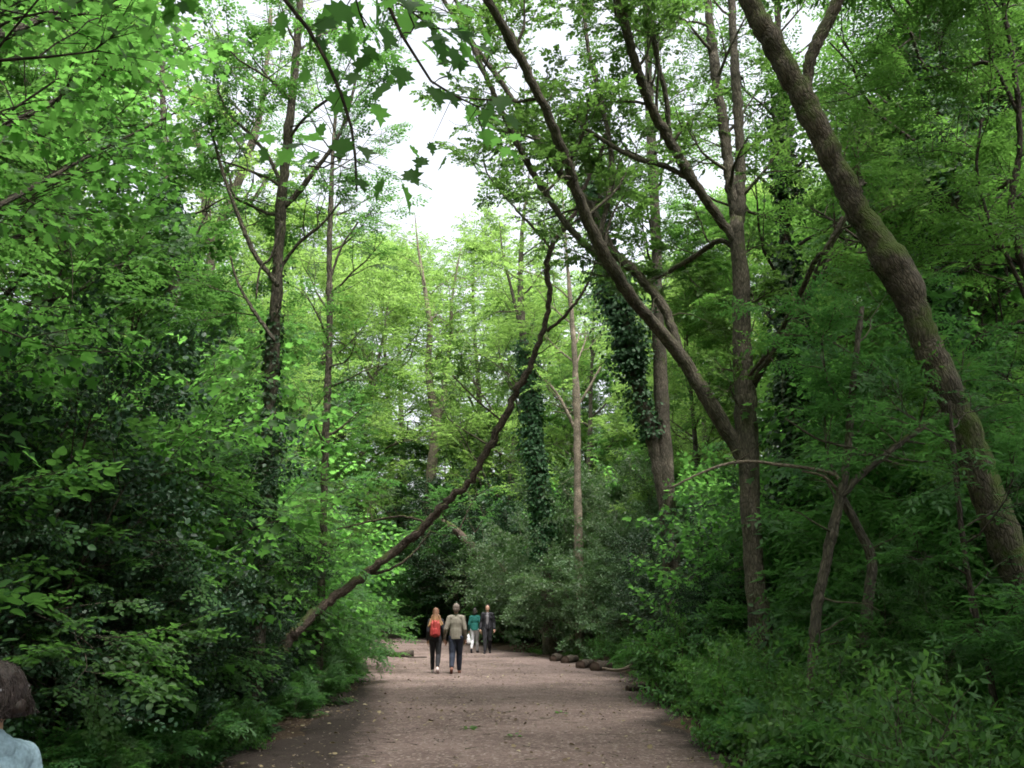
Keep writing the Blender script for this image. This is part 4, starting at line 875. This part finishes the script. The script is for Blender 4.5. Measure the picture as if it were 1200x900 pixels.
r = np.random.default_rng(205); W_ = Wood(); c = 700
y = 4 + 34 * r.random(c) ** 1.4; x = path_l(y) - .6 + (path_r(y) - path_l(y) + .9) * r.beta(.5, .8, c); az = r.uniform(0, 6.28, c); ln = r.uniform(.05, .32, c)
z = np.where((x > path_l(y)) & (x < path_r(y)), .05, ground_z(x, y) + .03)
A = np.stack([x, y, z], 1); W_.spikes(A, A + np.stack([np.cos(az) * ln, np.sin(az) * ln, r.uniform(-.004, .02, c)], 1), r.uniform(.002, .006, c))
link(bpy.data.objects.new('twig_litter', W_.mesh('twig_litter', M['bark'])), kind='stuff', label='broken twigs strewn over the path and its verges', category='twigs')
c = 2600; y = 4 + 30 * r.random(c) ** 1.5; x = path_l(y) + (path_r(y) - path_l(y)) * r.random(c); s_ = r.uniform(.006, .02, c)
oc = np.array([(1, 0, 0), (-1, 0, 0), (0, 1, 0), (0, -1, 0), (0, 0, .6), (0, 0, -.6)], float); th = r.uniform(0, 6.28, c)
oc = oc[None] * r.uniform(.6, 1.2, (c, 6, 1)); V = np.stack([oc[..., 0] * np.cos(th)[:, None] - oc[..., 1] * np.sin(th)[:, None], oc[..., 0] * np.sin(th)[:, None] + oc[..., 1] * np.cos(th)[:, None], oc[..., 2]], -1) * s_[:, None, None] + np.stack([x, y, np.full(c, .042)], 1)[:, None]
f_ = np.array([(0, 2, 4), (2, 1, 4), (1, 3, 4), (3, 0, 4), (2, 0, 5), (1, 2, 5), (3, 1, 5), (0, 3, 5)])
link(bpy.data.objects.new('gravel', build_mesh('gravel', V.reshape(-1, 3), [(f_[None] + (np.arange(c) * 6)[:, None, None]).reshape(-1, 3)], smooth=True, mat=M['pebble'])), kind='stuff', label='loose small stones on the trodden path', category='gravel')

# far wood that closes the horizon
r = np.random.default_rng(204); L = Leaves(); c = 60000
th = r.uniform(0, 2 * math.pi, c); rad_ = r.uniform(105, 135, c); zz = 24 * r.random(c) ** .8 * (0.75 + .25 * np.sin(th * 23) * np.sin(th * 41))
L.add(np.stack([rad_ * np.sin(th), rad_ * np.cos(th) + 5, zz], 1), jit(r, np.tile([0, 0, -.3], (c, 1)), .6), jit(r, np.tile([0, -.4, .7], (c, 1)), .5), r.uniform(.9, 2.0, c))
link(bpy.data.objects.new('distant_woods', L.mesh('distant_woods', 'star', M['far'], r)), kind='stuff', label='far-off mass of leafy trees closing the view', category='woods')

# ------------------------------------------------------------------ logs and dead wood
def endgrain():
    m, nt, nd, lk = newmat('log_end'); out = N(nd, 'ShaderNodeOutputMaterial'); pb = N(nd, 'ShaderNodeBsdfPrincipled', i_Roughness=.9)
    at = N(nd, 'ShaderNodeAttribute', attribute_name='bark'); wv = N(nd, 'ShaderNodeTexWave', wave_type='RINGS', rings_direction='Z', i_Scale=14.0, i_Distortion=2.5)
    lk.new(at.outputs['Vector'], wv.inputs['Vector']); rr = ramp(nd, [(0, (.05, .032, .024)), (1, (.12, .08, .06))]); lk.new(wv.outputs[0], rr.inputs[0]); lk.new(rr.outputs[0], pb.inputs['Base Color'])
    lk.new(pb.outputs[0], out.inputs['Surface']); return m
M['log_end'] = endgrain()
def log(label, pts, r0, r1, seed, name='log', bark='bark_dark', stubs=0, cat='log'):
    rng_ = np.random.default_rng(seed); pts = np.array(pts, float)
    sp, sr = smooth_path(pts, np.linspace(r0, r1, len(pts)), .06)
    sr = sr * (1 + .05 * np.sin(np.arange(len(sr)) * .9 + seed)); loc = tuple(sp.mean(0)); loc = (loc[0], loc[1], 0.0)
    t = thing(name, label, cat, loc)
    W_ = Wood(); W_.tube(sp, sr, 18, rough=.07, rng=rng_)
    part('bark', recentre(W_.mesh('bark', M[bark]), loc), t)
    for k, (i, j) in enumerate(((0, 1), (-1, -2))):      # slightly recessed sawn or broken ends
        d = unit(sp[j] - sp[i]); E = Wood(); q = sp[i] + d * .012
        E.tube(np.array([q, q + d * .02]), np.array([sr[i], sr[i]]) * .97, 18, caps=True)
        part('cut_end', recentre(E.mesh('cut_end', M['log_end']), loc), t)
    for k in range(stubs):
        i = int(len(sp) * (k + .6) / (stubs + .3)); v = unit(rng_.normal(0, 1, 3) * np.array([1, 1, .3]) + np.array([0, 0, .8])); S = Wood()
        q = sp[min(i, len(sp) - 1)]; S.tube(np.array([q, q + v * r0 * 1.6, q + v * r0 * 2.4 + rng_.normal(0, .03, 3)]), np.array([r0 * .4, r0 * .28, r0 * .15]), 8, caps=True)
        part('branch_stub', recentre(S.mesh('branch_stub', M[bark]), loc), t)
    return t
def G(px, py, z=0.0):
    """ground point seen at a place of the photograph"""
    xc = (px - 600) / F; yc = (450 - py) / F; dy = math.cos(PITCH) - yc * math.sin(PITCH); dz = math.sin(PITCH) + yc * math.cos(PITCH)
    t = (z - CAMZ) / dz; return np.array([xc * t, dy * t, z])
def lg(px, py, r, dx, dy, L_): q = G(px, py); c_ = q + np.array([0, 0, r * .8]); d = unit([dx, dy, 0]); return [c_, c_ + d * L_ * .5 + np.array([0, 0, .02]), c_ + d * L_]
log('cut log lying end-on beside the path, farthest of the row of three', lg(662, 778, .12, .42, .9, .9), .14, .12, 1)
log('cut log lying end-on beside the path, middle of the row of three', lg(680, 784, .12, .45, .9, .85), .145, .12, 2)
log('cut log lying end-on beside the path, thickest of the row of three', lg(697, 787, .13, .5, .86, .9), .16, .13, 3)
log('small dark stump of a log behind the row of three cut logs', lg(648, 776, .13, .4, .9, .6), .14, .13, 4)
q0, q1, q2 = G(735, 811), G(760, 810), G(783, 812)
log('knobbly fallen log lying parallel to the path edge among weeds', [q0 + [0, 0, .06], q1 + [0, 0, .09], q2 + [0, 0, .12], G(800, 804) + [0, 0, .14]], .07, .13, 5, stubs=3)
log('pale bare dead branch resting on the weeds past the cut logs', [G(706, 789) + [0, 0, .12], G(725, 789) + [0, 0, .08], G(740, 786) + [0, 0, .16], G(748, 782) + [0, 0, .42]], .035, .05, 6, name='dead_branch', bark='deadwood', stubs=1, cat='branch')
log('broken limb lying across the shaded side of the path', [G(424, 770) + [0, 0, .06], G(445, 768) + [0, 0, .10], G(462, 771) + [0, 0, .10], G(485, 771) + [0, 0, .13]], .06, .14, 7, name='fallen_branch', stubs=3, cat='branch')
log('thin curved fallen stick beside the broken limb', [G(455, 762) + [0, 0, .4], G(460, 768) + [0, 0, .16], G(480, 772) + [0, 0, .06], G(500, 772) + [0, 0, .04]], .03, .035, 8, name='fallen_branch', stubs=1, cat='branch')
log('low dark fallen bough poking from the bank onto the soil', [G(376, 815) + [0, 0, .07], G(392, 813) + [0, 0, .1], G(404, 806) + [0, 0, .12]], .06, .04, 9, name='fallen_branch', stubs=1, cat='branch')

# leafy sprigs dropped on the path
def sprig(label, px, py, n, seed, s=.14):
    r = np.random.default_rng(seed); q = G(px, py, .045); t = thing('leafy_sprig', label, 'sprig', tuple(q))
    L = Leaves(); az = r.uniform(0, 6.28, n); p_ = np.stack([np.cos(az) * .05, np.sin(az) * .04, r.uniform(0, .03, n)], 1)
    L.add(p_, np.stack([np.cos(az), np.sin(az), r.uniform(0, .5, n)], 1), jit(r, np.tile([0, 0, 1.0], (n, 1)), .3), s * r.uniform(.6, 1.1, n)); part('leaves', L.mesh('leaves', 'oval', M['herb'], r), t)
    W_ = Wood(); W_.tube(np.array([[-.12, 0, .005], [0, .01, .015], [.12, -.02, .01]]), np.array([.004, .004, .002]), 5); part('stalk', W_.mesh('stalk', M['bark']), t)
sprig('fresh green sprig dropped on the middle of the path', 549, 855, 9, 31, .08)
sprig('small dark green sprig dropped near the path centre', 602, 864, 6, 32, .06)
sprig('green sprig lying on the path beyond the other two', 658, 836, 6, 33, .07)
# ------------------------------------------------------------------ people
def raw_mesh(caps):
    V, Fs, n = [], [], 0
    seg = 14
    for c in caps:
        if c[0] == 'e':
            _, cen, rad = c[:3]; rings = 9; cen = np.array(cen); rad = np.array(rad)
            th = np.linspace(0, math.pi, rings + 2)[1:-1]; a = np.linspace(0, 2 * math.pi, seg, endpoint=False)
            v = np.stack([np.outer(np.sin(th), np.cos(a)), np.outer(np.sin(th), np.sin(a)), np.outer(np.cos(th), np.ones(seg))], -1)
            v = v * rad + cen; v = v.reshape(-1, 3); poles = np.array([cen + [0, 0, rad[2]], cen - [0, 0, rad[2]]]); m = rings
        else:
            p0, r0, p1, r1 = c[:4]; sq = c[4] if len(c) > 4 else 1.0
            p0 = np.array(p0, float); p1 = np.array(p1, float); d = unit(p1 - p0)
            ref = np.array([0, 1.0, 0]) if abs(d[1]) < .9 else np.array([1.0, 0, 0])
            u = unit(np.cross(ref, d)); w = np.cross(d, u)
            st = [(p0 - d * r0 * math.cos(t), r0 * math.sin(t)) for t in (.35, .8, 1.2)] + [(p0, r0), (p1, r1)] + [(p1 + d * r1 * math.cos(t), r1 * math.sin(t)) for t in (1.2, .8, .35)]
            a = np.linspace(0, 2 * math.pi, seg, endpoint=False)
            v = np.concatenate([q + r * (np.outer(np.cos(a), u) + np.outer(np.sin(a), w) * sq) for q, r in st]); poles = np.array([p0 - d * r0, p1 + d * r1]); m = len(st)
        i, j = np.meshgrid(np.arange(m - 1), np.arange(seg), indexing='ij'); j2 = (j + 1) % seg
        q = np.stack([i * seg + j, (i + 1) * seg + j, (i + 1) * seg + j2, i * seg + j2], -1).reshape(-1, 4) + n
        jj = np.arange(seg); k = m * seg
        t0 = np.stack([np.full(seg, k), jj, (jj + 1) % seg], -1) + n
        t1 = np.stack([np.full(seg, k + 1), (m - 1) * seg + (jj + 1) % seg, (m - 1) * seg + jj], -1) + n
        V += [v, poles]; Fs += [q.tolist(), t0.tolist(), t1.tolist()]; n += len(v) + 2
    return np.concatenate(V), [f for x in Fs for f in x]
def blob(name, caps, mat, voxel=.009, sm=4, noise=0.0, stretch=(1, 1, .2), seed=1, clamp=None):
    V, Fs = raw_mesh(caps); me = bpy.data.meshes.new(name + '_raw'); me.from_pydata([tuple(v) for v in V], [], Fs)
    o = bpy.data.objects.new('tmp', me); COL.objects.link(o)
    md = o.modifiers.new('r', 'REMESH'); md.mode = 'VOXEL'; md.voxel_size = voxel
    if sm: ms = o.modifiers.new('s', 'SMOOTH'); ms.factor = .5; ms.iterations = sm
    dg = bpy.context.evaluated_depsgraph_get(); out = bpy.data.meshes.new_from_object(o.evaluated_get(dg)); out.name = name
    bpy.data.objects.remove(o); bpy.data.meshes.remove(me)
    if clamp:
        n = len(out.vertices); c = np.empty(n * 3, np.float32); out.vertices.foreach_get('co', c); c = c.reshape(-1, 3)
        m_ = np.abs(c[:, 0]) < clamp[2]; c[m_, 2] = np.clip(c[m_, 2], clamp[0], clamp[1]); out.vertices.foreach_set('co', c.ravel()); out.update()
    if noise > 0:
        n = len(out.vertices); c = np.empty(n * 3, np.float32); out.vertices.foreach_get('co', c); c = c.reshape(-1, 3)
        nn = np.empty(n * 3, np.float32); out.vertices.foreach_get('normal', nn); nn = nn.reshape(-1, 3)
        q = c * np.array(stretch); r_ = np.random.default_rng(seed); z = 0
        for f, a in ((9, .5), (19, .3), (41, .2)):
            for _ in range(3):
                d = r_.normal(0, 1, 3); z = z + a * np.sin(q @ d * f + r_.uniform(0, 6))
        out.vertices.foreach_set('co', (c + nn * (z * noise)[:, None]).ravel())
    out.polygons.foreach_set('use_smooth', np.ones(len(out.polygons), bool)); out.materials.clear(); out.materials.append(mat); out.update()
    return out
M['skin'] = cloth_mat('skin', (.48, .29, .21), rough=.55, noise=.06, scale=25)
def person(label, x, y, rz, height, top, legs, shoes, hair, hairstyle, step=1, arms=(0, 0), loose=.018, seed=1, hem=.93, cat='person', voxel=.009, female=False, bend=(.05, .05), faces=False):
    s = height / 1.75
    t = thing('person', label, cat, (x, y, float(ground_z(x, y)) + .022), rz, None, s)
    hx = .085; sw = .155 if female else .172
    J = {}
    for sd_, sg in (('L', -1), ('R', 1)):
        fwd = (step > 0) == (sd_ == 'R')
        if fwd: k, an, toe, heel = (hx * sg, .15, .50), (hx * sg, .22, .10), (hx * sg * 1.2, .40, .035), (hx * sg, .20, .045)
        else: k, an, toe, heel = (hx * sg, -.02, .50), (hx * sg, -.27, .19), (hx * sg * 1.2, -.13, .035), (hx * sg, -.31, .13)
        ao = arms[0 if sd_ == 'L' else 1]; b = bend[0 if sd_ == 'L' else 1]
        J[sd_] = dict(hip=(hx * sg, 0, .93), knee=k, ank=an, toe=toe, heel=heel, sh=(sw * sg, 0, 1.42), el=((sw + .05 + ao * .5) * sg, -.05, 1.14), wr=((sw + .06 + ao) * sg, b + .02, .90))
    def legs_c(g, down=1.0):
        c = []
        for q in J.values():
            an = np.array(q['knee']) + (np.array(q['ank']) - np.array(q['knee'])) * down
            c += [(q['hip'], .088 + g, q['knee'], .055 + g), (q['knee'], .055 + g, tuple((np.array(q['knee']) * .65 + an * .35) + [0, -.015, 0]), .053 + g), (tuple((np.array(q['knee']) * .65 + an * .35) + [0, -.015, 0]), .053 + g, tuple(an), .036 + g)]
        return c
    def torso_c(g, low=True):
        w = .92 if female else 1.0
        c = [('e', (0, 0, 1.12), ((.135 * w + g), .095 + g, .14)), ('e', (0, 0, 1.30), (.165 * w + g, .11 + g, .18)), ((-.12 * w, 0, 1.425), .062 + g, (.12 * w, 0, 1.425), .062 + g), ((0, 0, 1.15), .12 + g, (0, 0, 1.34), .13 + g, .85)]
        if low: c += [('e', (0, -.01, .96), (.155 + g, .115 + g, .13))]
        return c
    def arms_c(g, to=1.0):
        c = []
        for q in J.values():
            w_ = np.array(q['el']) + (np.array(q['wr']) - np.array(q['el'])) * to
            c += [(q['sh'], .052 + g, q['el'], .040 + g), (q['el'], .040 + g, tuple(w_), .028 + g)]
        return c
    body = torso_c(0) + legs_c(0) + arms_c(0)
    body += [((0, 0, 1.42), .055, (0, .015, 1.56), .052), ('e', (0, .012, 1.67), (.082, .100, .115)), ('e', (0, .045, 1.60), (.055, .06, .055)), ('e', (0, .108, 1.645), (.013, .02, .025)),
             ('e', (-.077, .01, 1.65), (.012, .022, .032)), ('e', (.077, .01, 1.65), (.012, .022, .032)), ('e', (0, .095, 1.605), (.024, .012, .008)), ('e', (0, .085, 1.705), (.05, .02, .012))]
    for sg, q in ((-1, J['L']), (1, J['R'])):
        w_ = np.array(q['wr']); pe = w_ + [0, .03, -.085]
        body += [(tuple(w_), .026, tuple(w_ + [0, .015, -.04]), .036, .6), (tuple(w_ + [0, .015, -.04]), .036, tuple(pe), .034, .6)]
        for i in range(4):
            o_ = (i - 1.5) * .019; L_ = (.062, .075, .070, .055)[i]
            a_ = pe + [0, o_, -.005]; b_ = a_ + [-sg * .006, .004, -L_ * .55]; c_ = b_ + [-sg * .022, .002, -L_ * .42]
            body += [(tuple(a_), .0105, tuple(b_), .0095), (tuple(b_), .0095, tuple(c_), .0085)]
        th0 = w_ + [0, .035, -.03]; body += [(tuple(th0), .014, tuple(th0 + [-sg * .012, .035, -.03]), .012), (tuple(th0 + [-sg * .012, .035, -.03]), .012, tuple(th0 + [-sg * .02, .04, -.06]), .010)]
        body += [(q['heel'], .035, q['toe'], .03)]
    part('body', blob('body', body, M['skin'], voxel=.0065, sm=2), t)
    jr = (.128 if female else .150) + loose * .5
    jk = torso_c(loose, False) + [((0, 0, 1.33), jr, (0, 0, 1.0), jr + .008, .78)] + arms_c(loose, .93) + [((0, -.005, 1.1), .150 + loose * .8, (0, -.005, hem), .162 + loose * .8, .84), ((0, .0, 1.44), .062, (0, .012, 1.50), .063)]
    part('jacket' if top[1] == 'jacket' else 'top', blob('jacket', jk, top[0], noise=.004, stretch=(1, 1, .5), seed=seed, clamp=(hem - .03, 9, .205)), t)
    part('trousers', blob('trousers', legs_c(.014 if female else .026, .93) + [('e', (0, -.01, .95), (.162, .122, .13))], legs, noise=.004, stretch=(1, 1, .6), seed=seed + 1, clamp=(-1, .97, .4)), t)
    for q in J.values():
        h_, t_ = np.array(q['heel']), np.array(q['toe'])
        part('shoe', blob('shoe', [(tuple(h_), .045, tuple(t_), .040, .9), (tuple(h_), .043, tuple(np.array(q['ank']) * .6 + h_ * .4), .042)], shoes, sm=3), t)
    H0 = [('e', (0, -.005, 1.69), (.088, .100, .098)), ('e', (0, -.03, 1.65), (.084, .085, .09))]
    if hairstyle == 'short': hc = [('e', (0, -.016, 1.705), (.095, .108, .100)), ('e', (0, -.04, 1.65), (.095, .088, .088))]
    elif hairstyle == 'long':
        hc = H0 + [((0, -.06, 1.64), .085, (0, -.09, 1.45), .085, .6)]
        for i in range(9):
            u_ = (i - 4) / 4; hc.append(((u_ * .08, -.07, 1.56), .038, (u_ * .19, -.10 + abs(u_) * .03, 1.28 + .03 * (i % 3)), .026))
    elif hairstyle == 'bob': hc = H0 + [('e', (0, -.04, 1.60), (.1, .08, .09))]
    else: hc = []
    if hc: part('hair', blob('hair', hc, hair, voxel=.007, sm=2, noise=.004, stretch=(3, 3, .5), seed=seed + 5), t)
    if faces:
        for sg in (-1, 1):
            part('eye', blob('eye', [('e', (sg * .03, .094, 1.665), (.012, .008, .008))], M['eye'], voxel=.003, sm=0), t)
    return t, s, J
M['eye'] = cloth_mat('eye', (.05, .04, .035), rough=.2)
def hair_mat(name, c0, c1, z0=1.30, z1=1.62):
    m, nt, nd, lk = newmat(name); out = N(nd, 'ShaderNodeOutputMaterial'); pb = N(nd, 'ShaderNodeBsdfPrincipled', i_Roughness=.62)
    tc = N(nd, 'ShaderNodeTexCoord'); mp = N(nd, 'ShaderNodeMapping'); mp.inputs['Scale'].default_value = (1, 1, .06); lk.new(tc.outputs['Object'], mp.inputs[0])
    n1 = N(nd, 'ShaderNodeTexNoise', i_Scale=130.0, i_Detail=4.0); lk.new(mp.outputs[0], n1.inputs['Vector'])
    sx = N(nd, 'ShaderNodeSeparateXYZ'); lk.new(tc.outputs['Object'], sx.inputs[0])
    mr = N(nd, 'ShaderNodeMapRange', i_1=z0, i_2=z1); lk.new(sx.outputs[2], mr.inputs[0])
    r = ramp(nd, [(0, c1), (1, c0)]); lk.new(mr.outputs[0], r.inputs[0])
    r2 = ramp(nd, [(.3, (.5, .5, .5)), (.7, (1.25, 1.2, 1.15))]); lk.new(n1.outputs[0], r2.inputs[0])
    mm = N(nd, 'ShaderNodeMix', data_type='RGBA', blend_type='MULTIPLY'); mm.inputs[0].default_value = 1; lk.new(r.outputs[0], mm.inputs[6]); lk.new(r2.outputs[0], mm.inputs[7]); lk.new(mm.outputs[2], pb.inputs['Base Color'])
    bp = N(nd, 'ShaderNodeBump', i_Strength=.6, i_Distance=.01); lk.new(n1.outputs[0], bp.inputs['Height']); lk.new(bp.outputs[0], pb.inputs['Normal'])
    lk.new(pb.outputs[0], out.inputs['Surface']); return m
HB = hair_mat('hair_ombre', (.16, .075, .04), (.55, .33, .16)); HG = hair_mat('hair_grey', (.15, .12, .105), (.12, .095, .085)); HK = hair_mat('hair_black', (.02, .016, .014), (.02, .016, .014)); HD = hair_mat('hair_dark_brown', (.030, .017, .013), (.026, .015, .011))
black = cloth_mat('black_cloth', (.018, .018, .022)); denim = cloth_mat('dark_denim', (.014, .017, .028), col2=(.028, .036, .06)); beige = cloth_mat('beige_cloth', (.17, .155, .125)); teal = cloth_mat('teal_cloth', (.012, .10, .085)); palegrey = cloth_mat('pale_trousers', (.42, .42, .44)); red = cloth_mat('red_nylon', (.26, .035, .03), rough=.6); brown = cloth_mat('brown_leather', (.16, .07, .05), rough=.5); paleshoe = cloth_mat('pale_canvas', (.50, .42, .42)); greysh = cloth_mat('grey_shirt', (.18, .17, .18)); white = cloth_mat('white_plastic', (.75, .76, .78), rough=.45, noise=.05); paleblue = cloth_mat('pale_blue_cotton', (.26, .36, .42)); pink = cloth_mat('dusty_pink_cloth', (.36, .18, .22)); clipm = cloth_mat('brushed_band', (.30, .29, .30), rough=.35)

Yc = 25.4
Xw, Xm = (511 - 600) * Yc / F * 1.0, (539 - 600) * Yc / F
Xw, Xm = -1.97, -1.44
tw, sw_, Jw = person('woman with long fair-tipped hair and a red backpack walking hand in hand with the man', Xw, 26.1, 0.0, 1.62, (black, 'jacket'), black, paleshoe, HB, 'long', step=-1, arms=(.0, .075), seed=11, female=True)
tm, sm_, Jm = person('man in a beige jacket and dark jeans holding hands with the woman beside him', Xm, 26.0, 0.0, 1.71, (beige, 'jacket'), denim, brown, HG, 'short', step=1, arms=(.07, .02), loose=.02, seed=21, hem=.92)
tb, sb_, Jb = person('person in a teal top and pale trousers walking ahead of the couple', -1.42, 38.5, -0.1, 1.64, (teal, 'top'), palegrey, black, HK, 'bob', step=1, arms=(.02, .09), seed=31, female=True)
tk, sk_, Jk = person('person in an open black jacket over grey, coming towards the camera on the path', -0.93, 38.2, math.pi, 1.76, (black, 'jacket'), black, black, HD, 'short', step=1, arms=(.03, .03), loose=.026, seed=41, faces=True)
part('shirt', blob('shirt', [((0, .085, 1.08), .06, (0, .09, 1.36), .062, .9), ((0, .06, 1.44), .055, (0, .05, 1.46), .05)], greysh, sm=3), tk)

# red backpack on her back
bp_ = thing('backpack', 'red backpack worn on the back of the woman with fair-tipped hair', 'backpack', (Xw, 26.1, float(ground_z(Xw, 26.1)) + .022), 0, None, sw_)
part('body', blob('body', [((-.085, -.20, 1.06), .062, (-.085, -.19, 1.34), .055), ((.085, -.20, 1.06), .062, (.085, -.19, 1.34), .055), ((0, -.20, 1.06), .075, (0, -.19, 1.38), .07), ((-.08, -.16, 1.06), .06, (.08, -.16, 1.06), .06), ((-.07, -.16, 1.36), .055, (.07, -.16, 1.36), .055)], red, noise=.003), bp_)
part('pocket', blob('pocket', [((-.05, -.262, 1.08), .03, (.05, -.262, 1.08), .03), ((-.05, -.262, 1.08), .03, (-.045, -.255, 1.20), .028), ((.05, -.262, 1.08), .03, (.045, -.255, 1.20), .028), ((0, -.262, 1.08), .035, (0, -.255, 1.20), .03)], cloth_mat('red_nylon_dark', (.26, .025, .025), rough=.6)), bp_)
for sg in (-1, 1):
    c = []; pp = [(.085, -.14, 1.40), (.10, -.05, 1.495), (.105, .06, 1.47), (.11, .12, 1.36), (.12, .10, 1.20), (.13, -.02, 1.08), (.11, -.14, 1.04)]
    for a_, b_ in zip(pp[:-1], pp[1:]): c.append(((a_[0] * sg, *a_[1:]), .018, (b_[0] * sg, *b_[1:]), .018, .8))
    part('strap', blob('strap', c, red, sm=1), bp_)
# white carrier bag
wb = thing('carrier_bag', 'white carrier bag hanging at the side of the person in the teal top', 'bag', (-1.42, 38.5, 0.02), -0.1, None, sb_)
part('bag', blob('bag', [('e', (-.25, .03, .52), (.10, .06, .16)), ('e', (-.25, .03, .60), (.08, .045, .14)), ((-.32, .03, .45), .05, (-.18, .03, .45), .05)], white, noise=.01, stretch=(1, 1, 1)), wb)
for dy in (-.012, .03): part('handle', blob('handle', [((-.27, .03, .70), .009, (-.245, .04 + dy, .80), .008), ((-.22, .03, .70), .009, (-.245, .04 + dy, .80), .008)], white, voxel=.005, sm=0), wb)

# dark-haired girl close to the camera
q = P(4, 822, 3.05)
gx, gy = float(q[0]) - .03, 3.05
tg, sg_, Jg = person('dark-haired girl in a pale blue top beside the dark bank', gx, gy, 1.2, 1.40, (paleblue, 'top'), denim, paleshoe, HD, 'none', step=1, seed=51, female=True)
hm = [('e', (0, -.008, 1.69), (.090, .106, .100)), ('e', (0, -.05, 1.66), (.086, .075, .072)), ('e', (0, -.11, 1.63), (.034, .036, .034))]
hr = part('hair', blob('hair', hm, HD, voxel=.006, sm=2, noise=.0025, stretch=(4, 4, .6), seed=3), tg)
r = np.random.default_rng(9); W_ = Wood()
for k in range(1500):      # loose strands combed back over the head
    a_ = r.uniform(0, 2 * math.pi); e_ = r.uniform(-.2, 1.5); d = np.array([math.cos(a_) * math.cos(e_), math.sin(a_) * math.cos(e_), math.sin(e_)])
    c0 = np.array([0, -.01, 1.685]); p0 = c0 + d * [.090, .104, .100]
    if p0[1] > .062: continue
    tgt = np.array([r.normal(0, .03), -.115, 1.60]); mid = (p0 + tgt) / 2; v_ = unit(mid - c0); mid = c0 + v_ * [.098, .112, .108]
    W_.tube(np.array([p0, (p0 + mid) / 2 + v_ * .012, mid, (mid + tgt) / 2 + v_ * .010, tgt]) + r.normal(0, .004, (5, 3)), [.0016] * 5, 3)
part('strands', W_.mesh('strands', HD), hr)
bn = Wood(); a_ = np.linspace(-.15, math.pi + .15, 24)
bn.tube(np.stack([np.cos(a_) * .098, -.035 - np.sin(a_) * .080, 1.70 - np.sin(a_) * .012 + 0 * a_], 1), [.0055] * 24, 8, caps=True)
part('hair_band', bn.mesh('hair_band', clipm), tg)
cl = Wood(); cl.tube(np.array([(.100, -.03, 1.672), (.094, -.055, 1.668), (.085, -.075, 1.668)]), [.006, .007, .005], 8, caps=True); part('hair_clip', cl.mesh('hair_clip', cloth_mat('coral_plastic', (.45, .16, .12), rough=.3)), tg)
part('collar', blob('collar', [((-.03, -.02, 1.47), .062, (.03, -.02, 1.47), .062), ((0, -.01, 1.45), .07, (0, -.01, 1.50), .058)], paleblue, sm=2), tg)
part('pinafore', blob('pinafore', [('e', (0, 0, 1.30), (.172, .128, .20)), ((0, 0, 1.15), .145, (0, 0, .85), .20, .75)], pink, sm=3, noise=.004, clamp=(.6, 1.405, .3)), tg)
